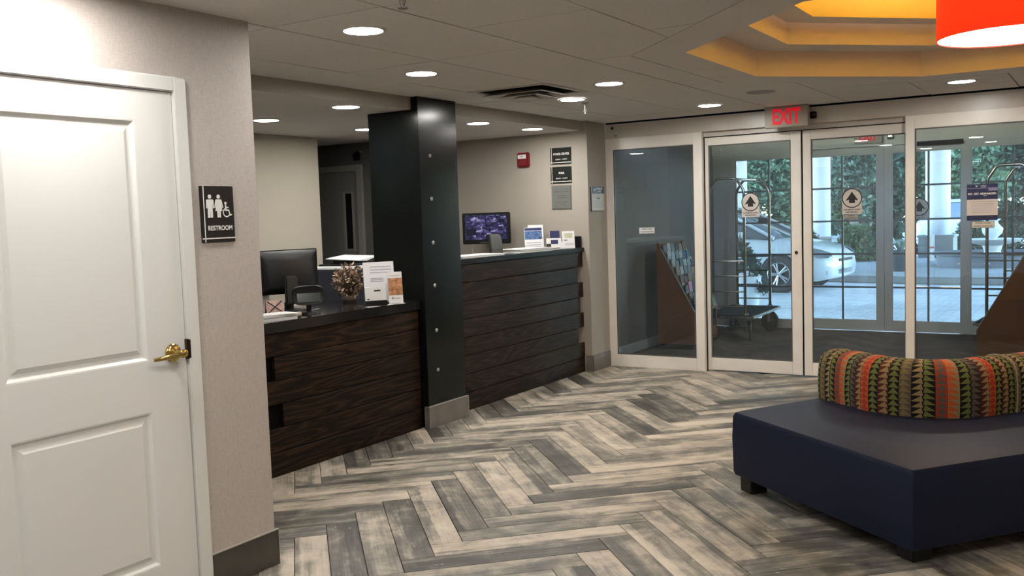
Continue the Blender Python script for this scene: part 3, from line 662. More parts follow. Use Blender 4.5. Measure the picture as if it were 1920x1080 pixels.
# red drum pendant
pe = thing('drum_pendant', 'large red drum pendant lamp inside the octagonal ceiling recess', 'pendant lamp', (-.455, 5.60, 2.338))
MB().loft([[(r*math.cos(k*math.pi/32), r*math.sin(k*math.pi/32), z) for k in range(64)] for r, z in ((.345, .0), (.345, .235), (.339, .235), (.339, .0), (.345, .0))], cap=False).build('shade', REDSH, pe, smooth=True)
MB().lathe([(0, .006), (.338, .006), (.338, .010), (0, .010)], n=64).build('diffuser', DIFF, pe)
MB().lathe([(0, .215), (.30, .215), (.30, .222), (0, .222)], n=48).build('top_diffuser', mat('shade_top_glow', (.9, .8, .6), .5, emit=(1, .96, .86), es=42.), pe)
MB().tube([(0, 0, .22), (0, 0, Z3-2.338)], .008, 8).lathe([(0, Z3-2.338-.03), (.06, Z3-2.338-.03), (.06, Z3-2.338), (0, Z3-2.338)], n=24).build('stem', CHROME, pe)

# ------------------------------------------------------------------ signs on walls
SIGNB = mat('sign_black', (.016, .013, .012), .5, spec=.3); SIGNW = mat('sign_white', (.80, .79, .76), .45)
rs = thing('restroom_sign', 'black restroom sign with white figures beside the white door', 'sign', (-3.102, 2.662, 1.545))
B(0, .008, -.085, .085, -.114, .114).build('plate', SIGNB, rs, bevel=.001)
B(.008, .0092, -.0715, -.0675, -.114, .114).box(.008, .0092, -.085, .085, -.101, -.096).build('line_border', SIGNW, rs)
def disc(m, y, z, r, n=18): return m.add([(.008, y+r*math.cos(k*2*math.pi/n), z+r*math.sin(k*2*math.pi/n)) for k in range(n)]+[(.0092, y+r*math.cos(k*2*math.pi/n), z+r*math.sin(k*2*math.pi/n)) for k in range(n)], [tuple(range(n, 2*n))]+[(k, (k+1) % n, (k+1) % n+n, k+n) for k in range(n)])
pm_ = MB(); disc(pm_, -.036, .0715, .0085)
pm_.prism([(-.0535+.003, .060), (-.0185-.003, .060), (-.0175, .056), (-.0165, .024), (-.0215, .024), (-.0235, .050), (-.0235, -.014), (-.0345, -.014), (-.036, .02), (-.0375, -.014), (-.0485, -.014), (-.0485, .050), (-.0505, .024), (-.0555, .024), (-.0545, .056)], .008, .0092, axis='x')
pm_.build('man_symbol', SIGNW, rs, (0, -.003, 0))
pm_ = MB(); disc(pm_, .004, .0715, .0085)
pm_.prism([(-.009, .060), (.017, .060), (.020, .056), (.027, .026), (.0225, .025), (.015, .047), (.022, .013), (.013, .013), (.013, -.014), (.005, -.014), (.004, .013), (.003, -.014), (-.005, -.014), (-.005, .013), (-.014, .013), (-.007, .047), (-.0145, .025), (-.019, .026), (-.012, .056)], .008, .0092, axis='x')
pm_.build('woman_symbol', SIGNW, rs, (0, .0015, 0))
pm_ = MB(); disc(pm_, .041, .0445, .0058, 14)
Rr = [[(x, .0445+r*math.cos(a), .006+r*math.sin(a)) for a in [math.radians(110+k*12.5) for k in range(19)]] for x, r in ((.0092, .0195), (.0092, .0145))]
for k in range(18): pm_.add([Rr[0][k], Rr[0][k+1], Rr[1][k+1], Rr[1][k]], [(0, 1, 2, 3)])
pm_.prism([(.038, .038), (.044, .038), (.0445, .029), (.056, .029), (.056, .024), (.0445, .024), (.0445, .0185), (.058, .0185), (.065, -.003), (.072, .0), (.0735, -.004), (.062, -.0085), (.0545, .0125), (.038, .0125)], .008, .0092, axis='x')
pm_.build('wheelchair_symbol', SIGNW, rs)
text('RESTROOM', .0265, SIGNW, rs, (.0084, .0085, -.0575), FX, wx=.92, bold=.0005)
def wall_sign(label, z, lines, lower):
    s_ = thing('wall_sign', label, 'sign', (-4.41, 7.92, z))
    B(-.112, .112, -.008, 0, -.078, .078).build('plate', mat('sign_green_black', (.010, .012, .009), .6, spec=.2), s_)
    B(-.0985, -.0945, -.0095, -.008, -.078, .078).box(-.112, .112, -.0095, -.008, -.064, -.058).build('line_border', SIGNW, s_)
    text(lines, .0285, SIGNW, s_, (.008, -.0084, .018), FY, wx=.80, bold=.0004)
    text(lower, .0165, SIGNW, s_, (.008, -.0084, -.032), FY, wx=1.0)
wall_sign('black fitness center sign, topmost of three on the greige wall', 2.046, 'FITNESS CENTER', '6:00AM - 11:00PM')
wall_sign('black pool sign, middle of three on the greige wall', 1.867, 'POOL', '8:00AM - 10:00PM')
s_ = thing('wall_sign', 'grey printed notice plate under the two black wall signs', 'sign', (-4.412, 7.92, 1.657))
B(-.106, .106, -.006, 0, -.113, .113).build('plate', mat('notice_grey', (.145, .15, .138), .6, spec=.2), s_)
B(-.106, .106, -.0075, -.006, -.113, -.104).box(.096, .100, -.0075, -.006, -.104, .113).build('line_border', mat('notice_dark', (.07, .07, .065), .5), s_)
rects([(-.07, -.03, .075, .081), (-.015, .005, .075, .081), (.02, .075, .075, .081), (-.075, -.02, .05, .057), (-.005, .015, .05, .057), (.03, .085, .05, .057), (-.05, .06, .012, .017), (-.045, .06, -.008, -.003), (-.05, .065, -.048, -.043), (-.03, .045, -.068, -.063)], .0008, 'y', -.006).build('text_lines', mat('notice_dark'), s_)
fa = thing('fire_alarm', 'red fire alarm pull station on the greige wall', 'fire alarm', (-4.815, 7.92, 2.032))
MB().box(-.066, .066, -.03, 0, -.07, .07).build('housing', mat('alarm_red', (.17, .008, .013), .45, spec=.3), fa, bevel=.008)
B(-.055, .035, -.033, -.030, .012, .050).build('white_label', SIGNW, fa); B(-.048, .048, -.040, -.030, -.052, -.004).build('pull_bar', mat('alarm_dark_red', (.16, .006, .01), .4), fa, bevel=.003)
text('FIRE', .016, mat('alarm_red'), fa, (-.01, -.0335, .031), FY)
cs = thing('column_notice', 'white and navy notice card on the column by the entrance', 'notice', (-4.13, 8.095, 1.632))
B(0, .012, -.13, .13, -.112, .112).build('holder', CLEAR, cs) if False else B(0, .010, -.132, .130, -.114, .114).build('backing', mat('holder_dark', (.02, .02, .03), .3), cs)
B(.010, .0112, -.122, .132, -.112, .114).build('card', mat('card_grey_white', (.55, .55, .52), .5), cs); B(.0112, .0122, -.122, .132, .048, .114).build('navy_header', NAVY, cs)
text('WYNDHAM', .024, SIGNW, cs, (.0125, .03, .090), FX); text('REWARDS', .017, SIGNW, cs, (.0125, .03, .066), FX); text('W', .04, SIGNW, cs, (.0125, -.068, .080), FX, bold=.001)
text('NOTICE', .020, INK, cs, (.0115, .01, .003), FX, bold=.0005)
rects([(-.08, .09, z, z+.003) for z in (.025, -.022, -.037, -.052, -.067, -.082)], .0008, 'x', .0112).build('text_lines', GREYINK, cs)

sc_ = thing('security_camera', 'small black camera on the dark wall above the corridor door', 'camera', (-6.28, 7.2, 2.125))
B(-.04, .04, -.012, 0, .045, .055).build('bracket', DK3, sc_); MB().lathe([(0, -.03), (.03, -.03), (.034, .02), (.02, .045), (0, .045)], (0, -.04, 0), 16).build('camera_body', BLACKM, sc_, smooth=True); B(-.012, .012, -.04, 0, .040, .052).build('arm', BLACKM, sc_)
ns_ = thing('narrow_sheet', 'narrow white sheet hanging on the dark wall by the pillar edge', 'paper', (-6.07, 7.2, 1.50))
B(-.03, .03, -.004, 0, -.20, .19).build('sheet', PAPER, ns_)
# ------------------------------------------------------------------ sofa
def make_pattern():
    m = mat('zigzag_fabric', rough=.85, spec=.2); g = NG(m)
    uv = g.n('ShaderNodeUVMap'); u, v, _ = g.sep(uv.outputs[0])
    cu = g.math('DIVIDE', u, .041); ci = g.math('FLOOR', cu); fu = g.math('FRACT', cu)
    ofs = g.math('FRACT', g.math('MULTIPLY', ci, .5))
    fv = g.math('FRACT', g.math('ADD', g.math('DIVIDE', v, .030), ofs))
    idx = g.math('DIVIDE', g.math('ADD', g.math('MODULO', g.math('ADD', ci, 120.), 12.), .5), 12.)
    k = lambda *cs: [(i/12., c) for i, c in enumerate(cs)]
    GR, TA, OR, RD, BR, OL = (.155, .165, .045), (.30, .205, .095), (.50, .10, .028), (.36, .045, .022), (.115, .085, .065), (.20, .155, .055)
    D1, D2, D3 = (.012, .010, .009), (.035, .022, .020), (.10, .02, .014)
    A = g.ramp(idx, k(GR, OL, TA, GR, BR, OR, GR, BR, TA, RD, GR, TA), 'CONSTANT')
    Bc = g.ramp(idx, k(D1, BR, D1, D1, RD, TA, D1, D2, D3, OR, D1, D3), 'CONSTANT')
    Ap = g.ramp(idx, [(i/12., (a, a, a)) for i, a in enumerate((.5, .3, .85, .15, .5, .1, .8, .2, .85, .5, .5, .75))], 'CONSTANT')
    ap = g.sep(Ap)[0]
    left = g.math('GREATER_THAN', fu, g.math('MULTIPLY', ap, fv))
    right = g.math('LESS_THAN', fu, g.math('SUBTRACT', 1., g.math('MULTIPLY', g.math('SUBTRACT', 1., ap), fv)))
    tri = g.math('MULTIPLY', left, right)
    col = g.mix(tri, Bc, A)
    n = g.noise(uv.outputs[0], 320., 2)
    col = g.mix(.35, col, g.mix(1., col, g.ramp(n, [(.3, (.5, .5, .5)), (.7, (1.4, 1.4, 1.4))]), 'MULTIPLY'))
    g.l(col, g.p.inputs['Base Color']); g.bump(n, .3, .001); return m
PATT = make_pattern()
sf = thing('corner_sofa', 'navy corner sofa with a zigzag patterned curved backrest', 'sofa', (-.66, 4.02, 0), math.radians(-38))
def seatring(d, z, ex=0):
    return [(-1.30+d, 0+d, z), (0-d, 0+d, z), (0-d, 2.6-d, z), (-.98+d, 2.6-d, z), (-.98+d, .98-d, z), (-1.44+d*1.2, .98-d, z)]
sm = MB().loft([seatring(.006, .085), seatring(0, .10), seatring(-.004, .28), seatring(0, .40), seatring(.010, .421), seatring(.030, .430)])
sm.build('seat', NAVYV, sf, smooth=True)
for a_, b_ in ((-.185, .08), (-1.285, .03), (-.12, 2.4), (-.95, 2.4), (-.9, .85), (-1.38, .85), (-.12, 1.25)):
    B(a_, a_+.10, b_, b_+.10, 0, .09).build('foot', mat('black_foot', (.008, .008, .008), .5), sf, bevel=.004)
path = [(-1.375, .70)]
for k in range(0, 21): path.append((-1.375+(.375)*k/20., .70))
r_ = .30
for k in range(1, 17):
    a_ = -math.pi/2+math.pi/2*k/16; path.append((-1.0+r_*math.cos(a_), 1.0+r_*math.sin(a_)))
for k in range(1, 49): path.append((-.70, 1.0+1.55*k/48.))
path = path[1:]
prof = [(-.112, .422), (-.118, .50), (-.116, .575), (-.108, .635), (-.090, .675), (-.058, .697), (-.02, .705), (.02, .705), (.06, .697), (.092, .67), (.108, .62), (.112, .52), (.112, .422)]
bv_, bf, buv = [], [], []; us = 0
vs = [0]
for i in range(1, len(prof)): vs.append(vs[-1]+math.dist(prof[i], prof[i-1]))
uu = []
for i, p in enumerate(path):
    if i: us += math.dist(p, path[i-1])
    uu.append(us); q0, q1 = path[max(i-1, 0)], path[min(i+1, len(path)-1)]
    t = Vector((q1[0]-q0[0], q1[1]-q0[1])).normalized(); nn = Vector((-t.y, t.x))     # points inwards (away from the seat edge)
    e = min(us, .05); sh = 1-.16*(1-math.sqrt(max(0, 1-(1-e/.05)**2)))
    for o_, z in prof: bv_.append((p[0]+nn.x*o_*sh, p[1]+nn.y*o_*sh, .422+(z-.422)*(1-.05*(1-e/.05))))
K = len(prof)
for i in range(len(path)-1):
    for j in range(K-1): bf.append((i*K+j, (i+1)*K+j, (i+1)*K+j+1, i*K+j+1)); 
cap0 = tuple(range(K)); cap1 = tuple((len(path)-1)*K+j for j in range(K))
me = bpy.data.meshes.new('backrest'); me.from_pydata(bv_, [], bf+[cap0, cap1[::-1]]); me.materials.append(PATT)
uvl = me.uv_layers.new(name='UVMap')
for poly in me.polygons:
    for li in poly.loop_indices:
        vi = me.loops[li].vertex_index; i, j = divmod(vi, K)
        if len(poly.vertices) > 4: uvl.data[li].uv = (prof[j][0]*1., vs[0]+prof[j][1]-.42)
        else: uvl.data[li].uv = (uu[i], vs[j])
me.polygons.foreach_set('use_smooth', [len(p.vertices) == 4 for p in me.polygons]); link('backrest', me, sf)
si = min(range(len(path)), key=lambda i: abs(path[i][1]-1.20)+abs(path[i][0]+.70))
MB().tube([(path[si][0]-o_*1.012, path[si][1], z+.003) for o_, z in prof], .004, 6).build('piping', mat('seam_piping', (.35, .27, .16), .8), sf)

# ------------------------------------------------------------------ things on and behind the low desk
back = thing('back_counter', 'grey back counter behind the low reception desk', 'cabinet', (-5.45, 5.6, 0))
wb(B(-5.85, -5.08, 4.75, 6.45, 0, .80), 'cabinet_body', mat('back_grey', (.12, .12, .115), .5), back); wb(B(-5.87, -5.06, 4.73, 6.47, .80, .84), 'worktop', mat('back_top', (.22, .22, .215), .35), back, bevel=.004)
pr = thing('printer', 'dark printer on the back counter with paper trays', 'printer', (-5.40, 5.93, .84), math.radians(8))
MB().box(-.22, .22, -.24, .24, 0, .27).build('body', mat('printer_navy', (.016, .018, .03), .45), pr, bevel=.012); B(.22, .226, -.05, .15, .17, .20).build('output_slot', BLACKM, pr); B(-.18, .16, -.10, .24, .27, .305).build('scanner_lid', BLACK, pr, bevel=.006)
B(-.2, .22, -.22, .04, .272, .290).build('front_paper', PAPER, pr); MB().loft([[(-.16, -.02, .345), (.17, -.02, .330), (.17, -.02, .336), (-.16, -.02, .351)], [(-.16, .10, .350), (.17, .10, .325), (.17, .10, .345), (-.16, .10, .360)], [(-.16, .26, .362), (.17, .26, .352), (.17, .26, .360), (-.16, .26, .370)]]).build('feed_paper', PAPER, pr)
B(-.1, .1, .0, .2, .305, .335).build('feed_support', BLACK, pr)
mo = thing('computer_monitor', 'back of a black computer monitor on the low desk', 'monitor', (-4.56, 4.47, .92), math.radians(-20))
MB().box(-.045, -.015, -.225, .225, .115, .405).loft([[(-.015, y*.222, .26+z*.142) for y, z in ((-1, -1), (1, -1), (1, 1), (-1, 1))], [(-.006, y*.21, .26+z*.132) for y, z in ((-1, -1), (1, -1), (1, 1), (-1, 1))], [(.040, y*.135, .245+z*.085) for y, z in ((-1, -1), (1, -1), (1, 1), (-1, 1))]]).build('shell', BLACK, mo, bevel=.004)
B(.030, .060, -.045, .045, .05, .235).build('neck', DKGREY, mo, bevel=.01); MB().lathe([(0, 0), (.115, 0), (.11, .012), (.03, .02), (.03, .06), (0, .06)], n=28).build('base', BLACK, mo, smooth=True)
B(-.0465, -.045, -.21, .21, .13, .395).build('screen', mat('screen_off', (.01, .01, .012), .15), mo); MB().lathe([(0, 0), (.005, 0), (.005, .002), (0, .002)], (.0, -.035, .378), 10, axis='x').build('lock_slot', CHROME, mo)
ct = thing('customer_display', 'black oval card terminal display on a short pole', 'card terminal', (-4.31, 4.395, .92), math.radians(-38))
rr = [(s_x*(.105-.045+.045*math.cos(a)), s_z) for s_x, s_z, a in ()]
ov = []
for k in range(40):
    a = 2*math.pi*k/40; c_, s2_ = math.cos(a), math.sin(a); ov.append((math.copysign(abs(c_)**.55, c_)*.105, .118+math.copysign(abs(s2_)**.7, s2_)*.062))
def ovr(x, k_): return [(x+(.02*(z-.118)/.06)*-.6, y*k_, .118+(z-.118)*k_) for y, z in ov]
MB().loft([ovr(-.03, .86), ovr(-.022, .97), ovr(.012, 1), ovr(.022, .95), ovr(.020, .90)]).build('housing', BLACK, ct, smooth=True)
MB().loft([[(.0215-.012*s_, y, .112+s_*.036) for y, s_ in ((-.074, -1), (.074, -1), (.074, 1), (-.074, 1))], [(.0235-.012*s_, y, .112+s_*.036) for y, s_ in ((-.074, -1), (.074, -1), (.074, 1), (-.074, 1))]]).build('screen', mat('lcd_grey_green', (.045, .055, .055), .15), ct)
MB().tube([(0, 0, .0), (0, 0, .07)], .016, 10).lathe([(0, 0), (.075, 0), (.07, .012), (0, .016)], n=24).build('stand', BLACK, ct, smooth=True)
cb = MB().tube([(-4.395, 4.30, .925), (-4.38, 4.2, .93), (-4.42, 4.10, .932), (-4.52, 4.06, .928), (-4.64, 4.12, .926)], .004, 6).tube([(-4.40, 4.47, .926), (-4.42, 4.60, .928), (-4.5, 4.62, .926)], .004, 6)
tag(cb.build('loose_cable', mat('grey_cable', (.16, .16, .16), .4), smooth=True), 'grey cable looping over the low desk by the terminal', 'cable')
pp = thing('paper_stack', 'stack of white papers at the left end of the low desk', 'papers', (-4.26, 4.00, .92), math.radians(-12))
rq = random.Random(5)
for k in range(7): 
    a = rq.uniform(-.06, .06); B(-.07, .07, -.16, .16, .0005+k*.0056, .0005+k*.0056+.0045, rz=a, c=(0, 0)).build('sheet', PAPER if k != 3 else GREYINK, pp)
ro = thing('rolled_paper', 'rolled brown and white paper on the desk edge', 'papers', (-4.215, 4.185, .9365), math.radians(20))
MB().tube([(0, -.05, 0), (0, .05, 0)], .016, 14).build('roll', mat('kraft_paper', (.42, .35, .27), .7), ro, smooth=True)
tc_ = thing('tent_card', 'small folded pink patterned card behind the terminal', 'card', (-4.46, 4.245, .92), math.radians(-30))
MB().prism([(-.035, 0), (.035, 0), (.004, .095), (-.004, .095)], -.055, .055, axis='y').build('card', mat('pink_print', (.60, .42, .36), .6, var=.5, vscale=40), tc_)
MB().tube([(.030, -.045, .02), (.006, .045, .09)], .004, 6).tube([(.030, .045, .02), (.006, -.045, .09)], .004, 6).build('dark_cross', mat('dark_red_ink', (.03, .008, .008), .5), tc_)
ph = thing('desk_phone', 'white and grey phone at the desk edge behind the restroom wall', 'phone', (-4.72, 4.36, .92), math.radians(-25))
MB().loft([[(-.06, -.06, .0), (.07, -.06, 0), (.07, .06, 0), (-.06, .06, 0)], [(-.06, -.06, .31), (-.03, -.06, .31), (-.03, .06, .31), (-.06, .06, .31)]]).build('body', mat('phone_white', (.62, .60, .58), .4), ph, bevel=.006); B(-.02, .02, .02, .055, .12, .20).build('keys', GREYINK, ph)
# dried flower ball in a low pot
fl = thing('dried_flower_ball', 'ball of dried brown flowers in a small pot on the desk', 'flower arrangement', (-4.60, 5.10, .92))
MB().lathe([(0, 0), (.045, 0), (.055, .02), (.05, .035), (0, .035)], n=20).build('pot', mat('flower_pot', (.10, .075, .055), .6), fl, smooth=True)
st = MB(); rf = random.Random(9); pt = MB()
for k in range(260):
    d = Vector((rf.gauss(0, 1), rf.gauss(0, 1), rf.gauss(0, 1))).normalized(); r = rf.uniform(.06, .12); c0 = Vector((0, 0, .15)); e = c0+d*r; e.z = max(e.z, .05)
    st.tube([(0, 0, .035), tuple(c0*.6+d*r*.35), tuple(e)], .0012, 4)
    for q in range(4):
        ax = Vector((rf.gauss(0, 1), rf.gauss(0, 1), rf.gauss(0, 1))).normalized(); bx = ax.cross(d).normalized(); s_ = rf.uniform(.012, .02)
        pt.add([tuple(e), tuple(e+(ax*.6+d*.5+bx*.4)*s_), tuple(e+(d*1.0+ax*.8)*s_), tuple(e+(ax*.6+d*.5-bx*.4)*s_)], [(0, 1, 2, 3)], k % 3)
st.build('stems', mat('dry_stem', (.10, .065, .035), .8), fl)['kind'] = 'stuff'
pt.build('petals', [mat('dry_petal', (.36, .24, .15), .8), mat('dry_petal_pale', (.60, .46, .35), .8), mat('dry_petal_dark', (.15, .085, .05), .8)], fl)['kind'] = 'stuff'
# acrylic stand with letter sheet, cards and brochure
sd = thing('acrylic_stand', 'clear acrylic stand with a white letter sheet beside the pillar', 'display stand', (-4.245, 5.03, .92), math.radians(-35))
B(-.05, .09, -.155, .115, 0, .004).build('base', CLEAR, sd); MB().loft([[(-.032, -.112, .004), (-.032, .112, .004), (-.029, .112, .004), (-.029, -.112, .004)], [(-.062, -.112, .29), (-.062, .112, .29), (-.059, .112, .29), (-.059, -.112, .29)]]).build('back_panel', CLEAR, sd)
def leaf(x, y0, y1, z0, z1, tilt=.104, th=.0012): return [(x-tilt*z0, y0, z0), (x-tilt*z0, y1, z0), (x-tilt*z1, y1, z1), (x-tilt*z1, y0, z1)], [(x+th-tilt*z0, y0, z0), (x+th-tilt*z0, y1, z0), (x+th-tilt*z1, y1, z1), (x+th-tilt*z1, y0, z1)]
MB().loft(list(leaf(-.026, -.108, .108, .012, .29))).build('letter_sheet', mat('bright_paper', (.82, .82, .86), .5), sd)
pl_ = MB()
for z in (.255, .235, .215, .175, .165, .155): pl_.loft(list(leaf(-.0245, -.06, .09 if z > .2 else .03, z, z+.004, th=.0006)))
pl_.loft(list(leaf(-.0245, -.07, .03, .112, .120, th=.0008))); pl_.build('text_lines', GREYINK, sd)
cd_ = thing('business_card_box', 'white card box in front of the acrylic stand', 'card holder', (-4.19, 4.905, .924), math.radians(-35))
MB().loft(list(leaf(.0, -.072, .072, .03, .125, th=.012))).build('cards', PAPER, cd_); B(-.02, .03, -.075, .075, 0, .035).build('holder', BLACK, cd_, bevel=.002)
MB().loft(list(leaf(.013, -.01, .035, .095, .106, th=.0006))).loft(list(leaf(.013, -.06, -.045, .042, .048, th=.0006))).build('print_mark', INK, cd_)
br = thing('photo_brochure', 'brochure with a warm dining photo leaning on the acrylic stand', 'brochure', (-4.160, 5.085, .9245), math.radians(-35))
MB().loft(list(leaf(.0, -.05, .05, .0, .215, th=.004))).build('sheet', PAPER, br)
MB().loft(list(leaf(.0042, -.049, .049, .055, .172, th=.0006))).build('photo', mat('dining_photo', (.42, .20, .10), .5, var=.85, vscale=28), br)
MB().loft(list(leaf(.0042, -.03, -.015, .028, .042, th=.0006))).loft(list(leaf(.0042, -.008, .03, .03, .036, th=.0006))).loft(list(leaf(.0042, -.035, .035, .188, .191, th=.0006))).build('print_mark', GREYINK, br)
sg = thing('sign_card', 'flat white paper slip under the card box at the desk edge', 'papers', (-4.165, 4.96, .9205), math.radians(-12)); B(-.02, .02, -.15, .17, 0, .0025).build('slip', PAPER, sg)

# ------------------------------------------------------------------ things on the tall counter
zt = 1.178
def stackp(label, x, y0, y1, n, wd, rz, z=zt, name='newspaper_stack'):
    t = thing(name, label, 'papers', (x, (y0+y1)/2, z), rz); q = random.Random(int(y0*100))
    for k in range(n):
        e = q.uniform(-.015, .015); B(-wd/2, wd/2, -(y1-y0)/2+e, (y1-y0)/2+e, k*.0085, k*.0085+.007).build('sheet', PAPER if k % 2 == 0 else mat('newsprint', (.60, .58, .55), .7), t, bevel=.001, seg=1)
    return t
stackp('long stack of white newspapers on the tall counter', -4.345, 6.84, 7.34, 4, .26, math.radians(-3))
stackp('shorter newspaper stack right of the long one, printed edges', -4.330, 7.37, 7.55, 3, .20, math.radians(3))
stackp('flat white papers on the tall counter next to the pillar', -4.36, 6.05, 6.60, 2, .24, math.radians(-4), name='loose_papers')
tm = thing('card_reader', 'dark green grey payment terminal standing under the security monitor', 'card reader', (-4.42, 6.93, zt+.0), math.radians(-40))
tm.location = (-4.42, 6.76, zt)
MB().loft([[(-.04, -.05, 0), (.05, -.05, 0), (.05, .05, 0), (-.04, .05, 0)], [(-.05, -.05, .12), (.02, -.05, .12), (.02, .05, .12), (-.05, .05, .12)], [(-.06, -.045, .17), (-.01, -.045, .165), (-.01, .045, .165), (-.06, .045, .17)]]).build('body', mat('dark_green_plastic', (.016, .020, .017), .5), tm, bevel=.006)
B(.021, .023, -.035, .035, .03, .10).build('keypad', BLACK, tm)
def standcard(name, label, cat, x, y, z, wd, ht, rz, cols, mats_, ink=None, group=None, tilt=.12):
    t = thing(name, label, cat, (x, y, z), rz, group)
    MB().loft(list(leaf(0, -wd/2, wd/2, 0, ht, tilt, .004))).build('sheet', PAPER, t)
    for (a, b, c, d), m_ in zip(cols, mats_): MB().loft(list(leaf(.0042, -wd/2+wd*a, -wd/2+wd*b, ht*c, ht*d, tilt, .0006))).build('print', m_, t)
    MB().loft([[(-tilt*ht*.9, -wd*.12, ht*.9), (-tilt*ht*.9, wd*.12, ht*.9), (-tilt*ht*.9-.001, wd*.12, ht*.9), (-tilt*ht*.9-.001, -wd*.12, ht*.9)], [(-.09, -wd*.12, 0), (-.09, wd*.12, 0), (-.091, wd*.12, 0), (-.091, -wd*.12, 0)]]).build('easel_back', PAPER, t)
    return t
BLUEP = mat('blue_print', (.07, .14, .30), .4, var=.8, vscale=45); PALE = mat('pale_green_print', (.52, .55, .38), .5, var=.3, vscale=60)
r45 = math.radians(-42)
standcard('leaflet_stand', 'white leaflet stand with blue sea photo on the tall counter', 'leaflet stand', -4.535, 7.585, zt, .175, .205, r45, [(.02, .98, .46, .84), (.02, .98, .86, .98), (.1, .9, .30, .32), (.1, .9, .20, .22), (.1, .9, .10, .12)], [BLUEP, NAVY, GREYINK, GREYINK, GREYINK])
standcard('leaflet_stand', 'plain white stand half hidden behind the blue photo leaflet', 'leaflet stand', -4.615, 7.765, zt, .15, .225, r45, [(.62, .92, .60, .70), (.6, .95, .42, .50)], [GREYINK, GREYINK])
standcard('leaflet_stand', 'navy booklet standing behind the white leaflet at counter end', 'booklet', -4.415, 7.775, zt, .095, .165, r45, [(.0, 1, 0, 1), (.15, .8, .45, .52)], [NAVY, GREYINK])
standcard('leaflet_stand', 'white leaflet standing at the right end of the tall counter', 'leaflet', -4.265, 7.765, zt, .12, .160, r45, [(.2, .85, .60, .88), (.12, .4, .44, .52), (.1, .9, .28, .30), (.1, .9, .2, .22)], [PALE, GREYINK, GREYINK, GREYINK])
standcard('card_tray', 'small white card with navy print between the leaflets', 'card', -4.355, 7.645, zt+.0, .145, .10, r45, [(.30, .78, .45, .85), (.0, .30, .1, .5)], [NAVY, INK])
standcard('card_tray', 'white card pile beside the standing white leaflet', 'card', -4.315, 7.70, zt+.0, .09, .065, r45, [], [])
# security monitor on a wall arm
def make_cctv():
    m = mat('cctv_screen', (.01, .01, .012), .2); g = NG(m)
    tc = g.n('ShaderNodeTexCoord'); x, y, z = g.sep(tc.outputs['Object'])
    cx_ = g.math('MULTIPLY', g.math('ADD', x, .2), 10.); cz_ = g.math('MULTIPLY', g.math('ADD', z, .12), 17.)
    ix, iz = g.math('FLOOR', cx_), g.math('FLOOR', cz_)
    wn_ = g.n('ShaderNodeTexWhiteNoise'); wn_.noise_dimensions = '2D'; g.l(g.comb(ix, iz, 0), wn_.inputs['Vector'])
    n = g.noise(g.comb(g.math('ADD', g.math('MULTIPLY', x, 15.), g.math('MULTIPLY', wn_.outputs[0], 50.)), 0, g.math('MULTIPLY', z, 22.)), 1., 5, .6, .6)
    c = g.ramp(n, [(.38, (.003, .003, .012)), (.50, (.03, .025, .11)), (.58, (.15, .13, .36)), (.68, (.75, .72, .92))])
    ex_ = g.math('LESS_THAN', g.math('ABSOLUTE', g.math('SUBTRACT', g.math('FRACT', cx_), .5)), .475); ez = g.math('LESS_THAN', g.math('ABSOLUTE', g.math('SUBTRACT', g.math('FRACT', cz_), .5)), .46)
    on = g.math('GREATER_THAN', wn_.outputs[0], .16)
    c = g.mix(g.math('MULTIPLY', g.math('MULTIPLY', ex_, ez), on), (.006, .006, .02), c)
    g.l(c, g.p.inputs['Emission Color']); g.p.inputs['Emission Strength'].default_value = .8; return m
tv = thing('security_monitor', 'wall mounted monitor showing purple tinted camera views', 'monitor', (-5.08, 7.62, 1.385), math.radians(20))
MB().box(-.235, .235, -.03, .012, -.150, .150).loft([[(-.22, .012, -.135), (.22, .012, -.135), (.22, .012, .135), (-.22, .012, .135)], [(-.15, .045, -.09), (.15, .045, -.09), (.15, .045, .09), (-.15, .045, .09)]]).build('housing', BLACK, tv, bevel=.008)
B(-.205, .205, -.0325, -.030, -.105, .128).build('screen', make_cctv(), tv); B(-.06, .06, -.034, -.03, -.142, -.128).build('logo_bar', DKGREY, tv)
MB().box(-.03, .03, .045, .30, -.03, .03).build('wall_arm', BLACK, tv); MB().tube([(-.16, .02, -.14), (-.15, .03, -.25), (-.145, .05, -.34)], .004, 6).build('cable', mat('white_cable', (.6, .6, .58), .4), tv)

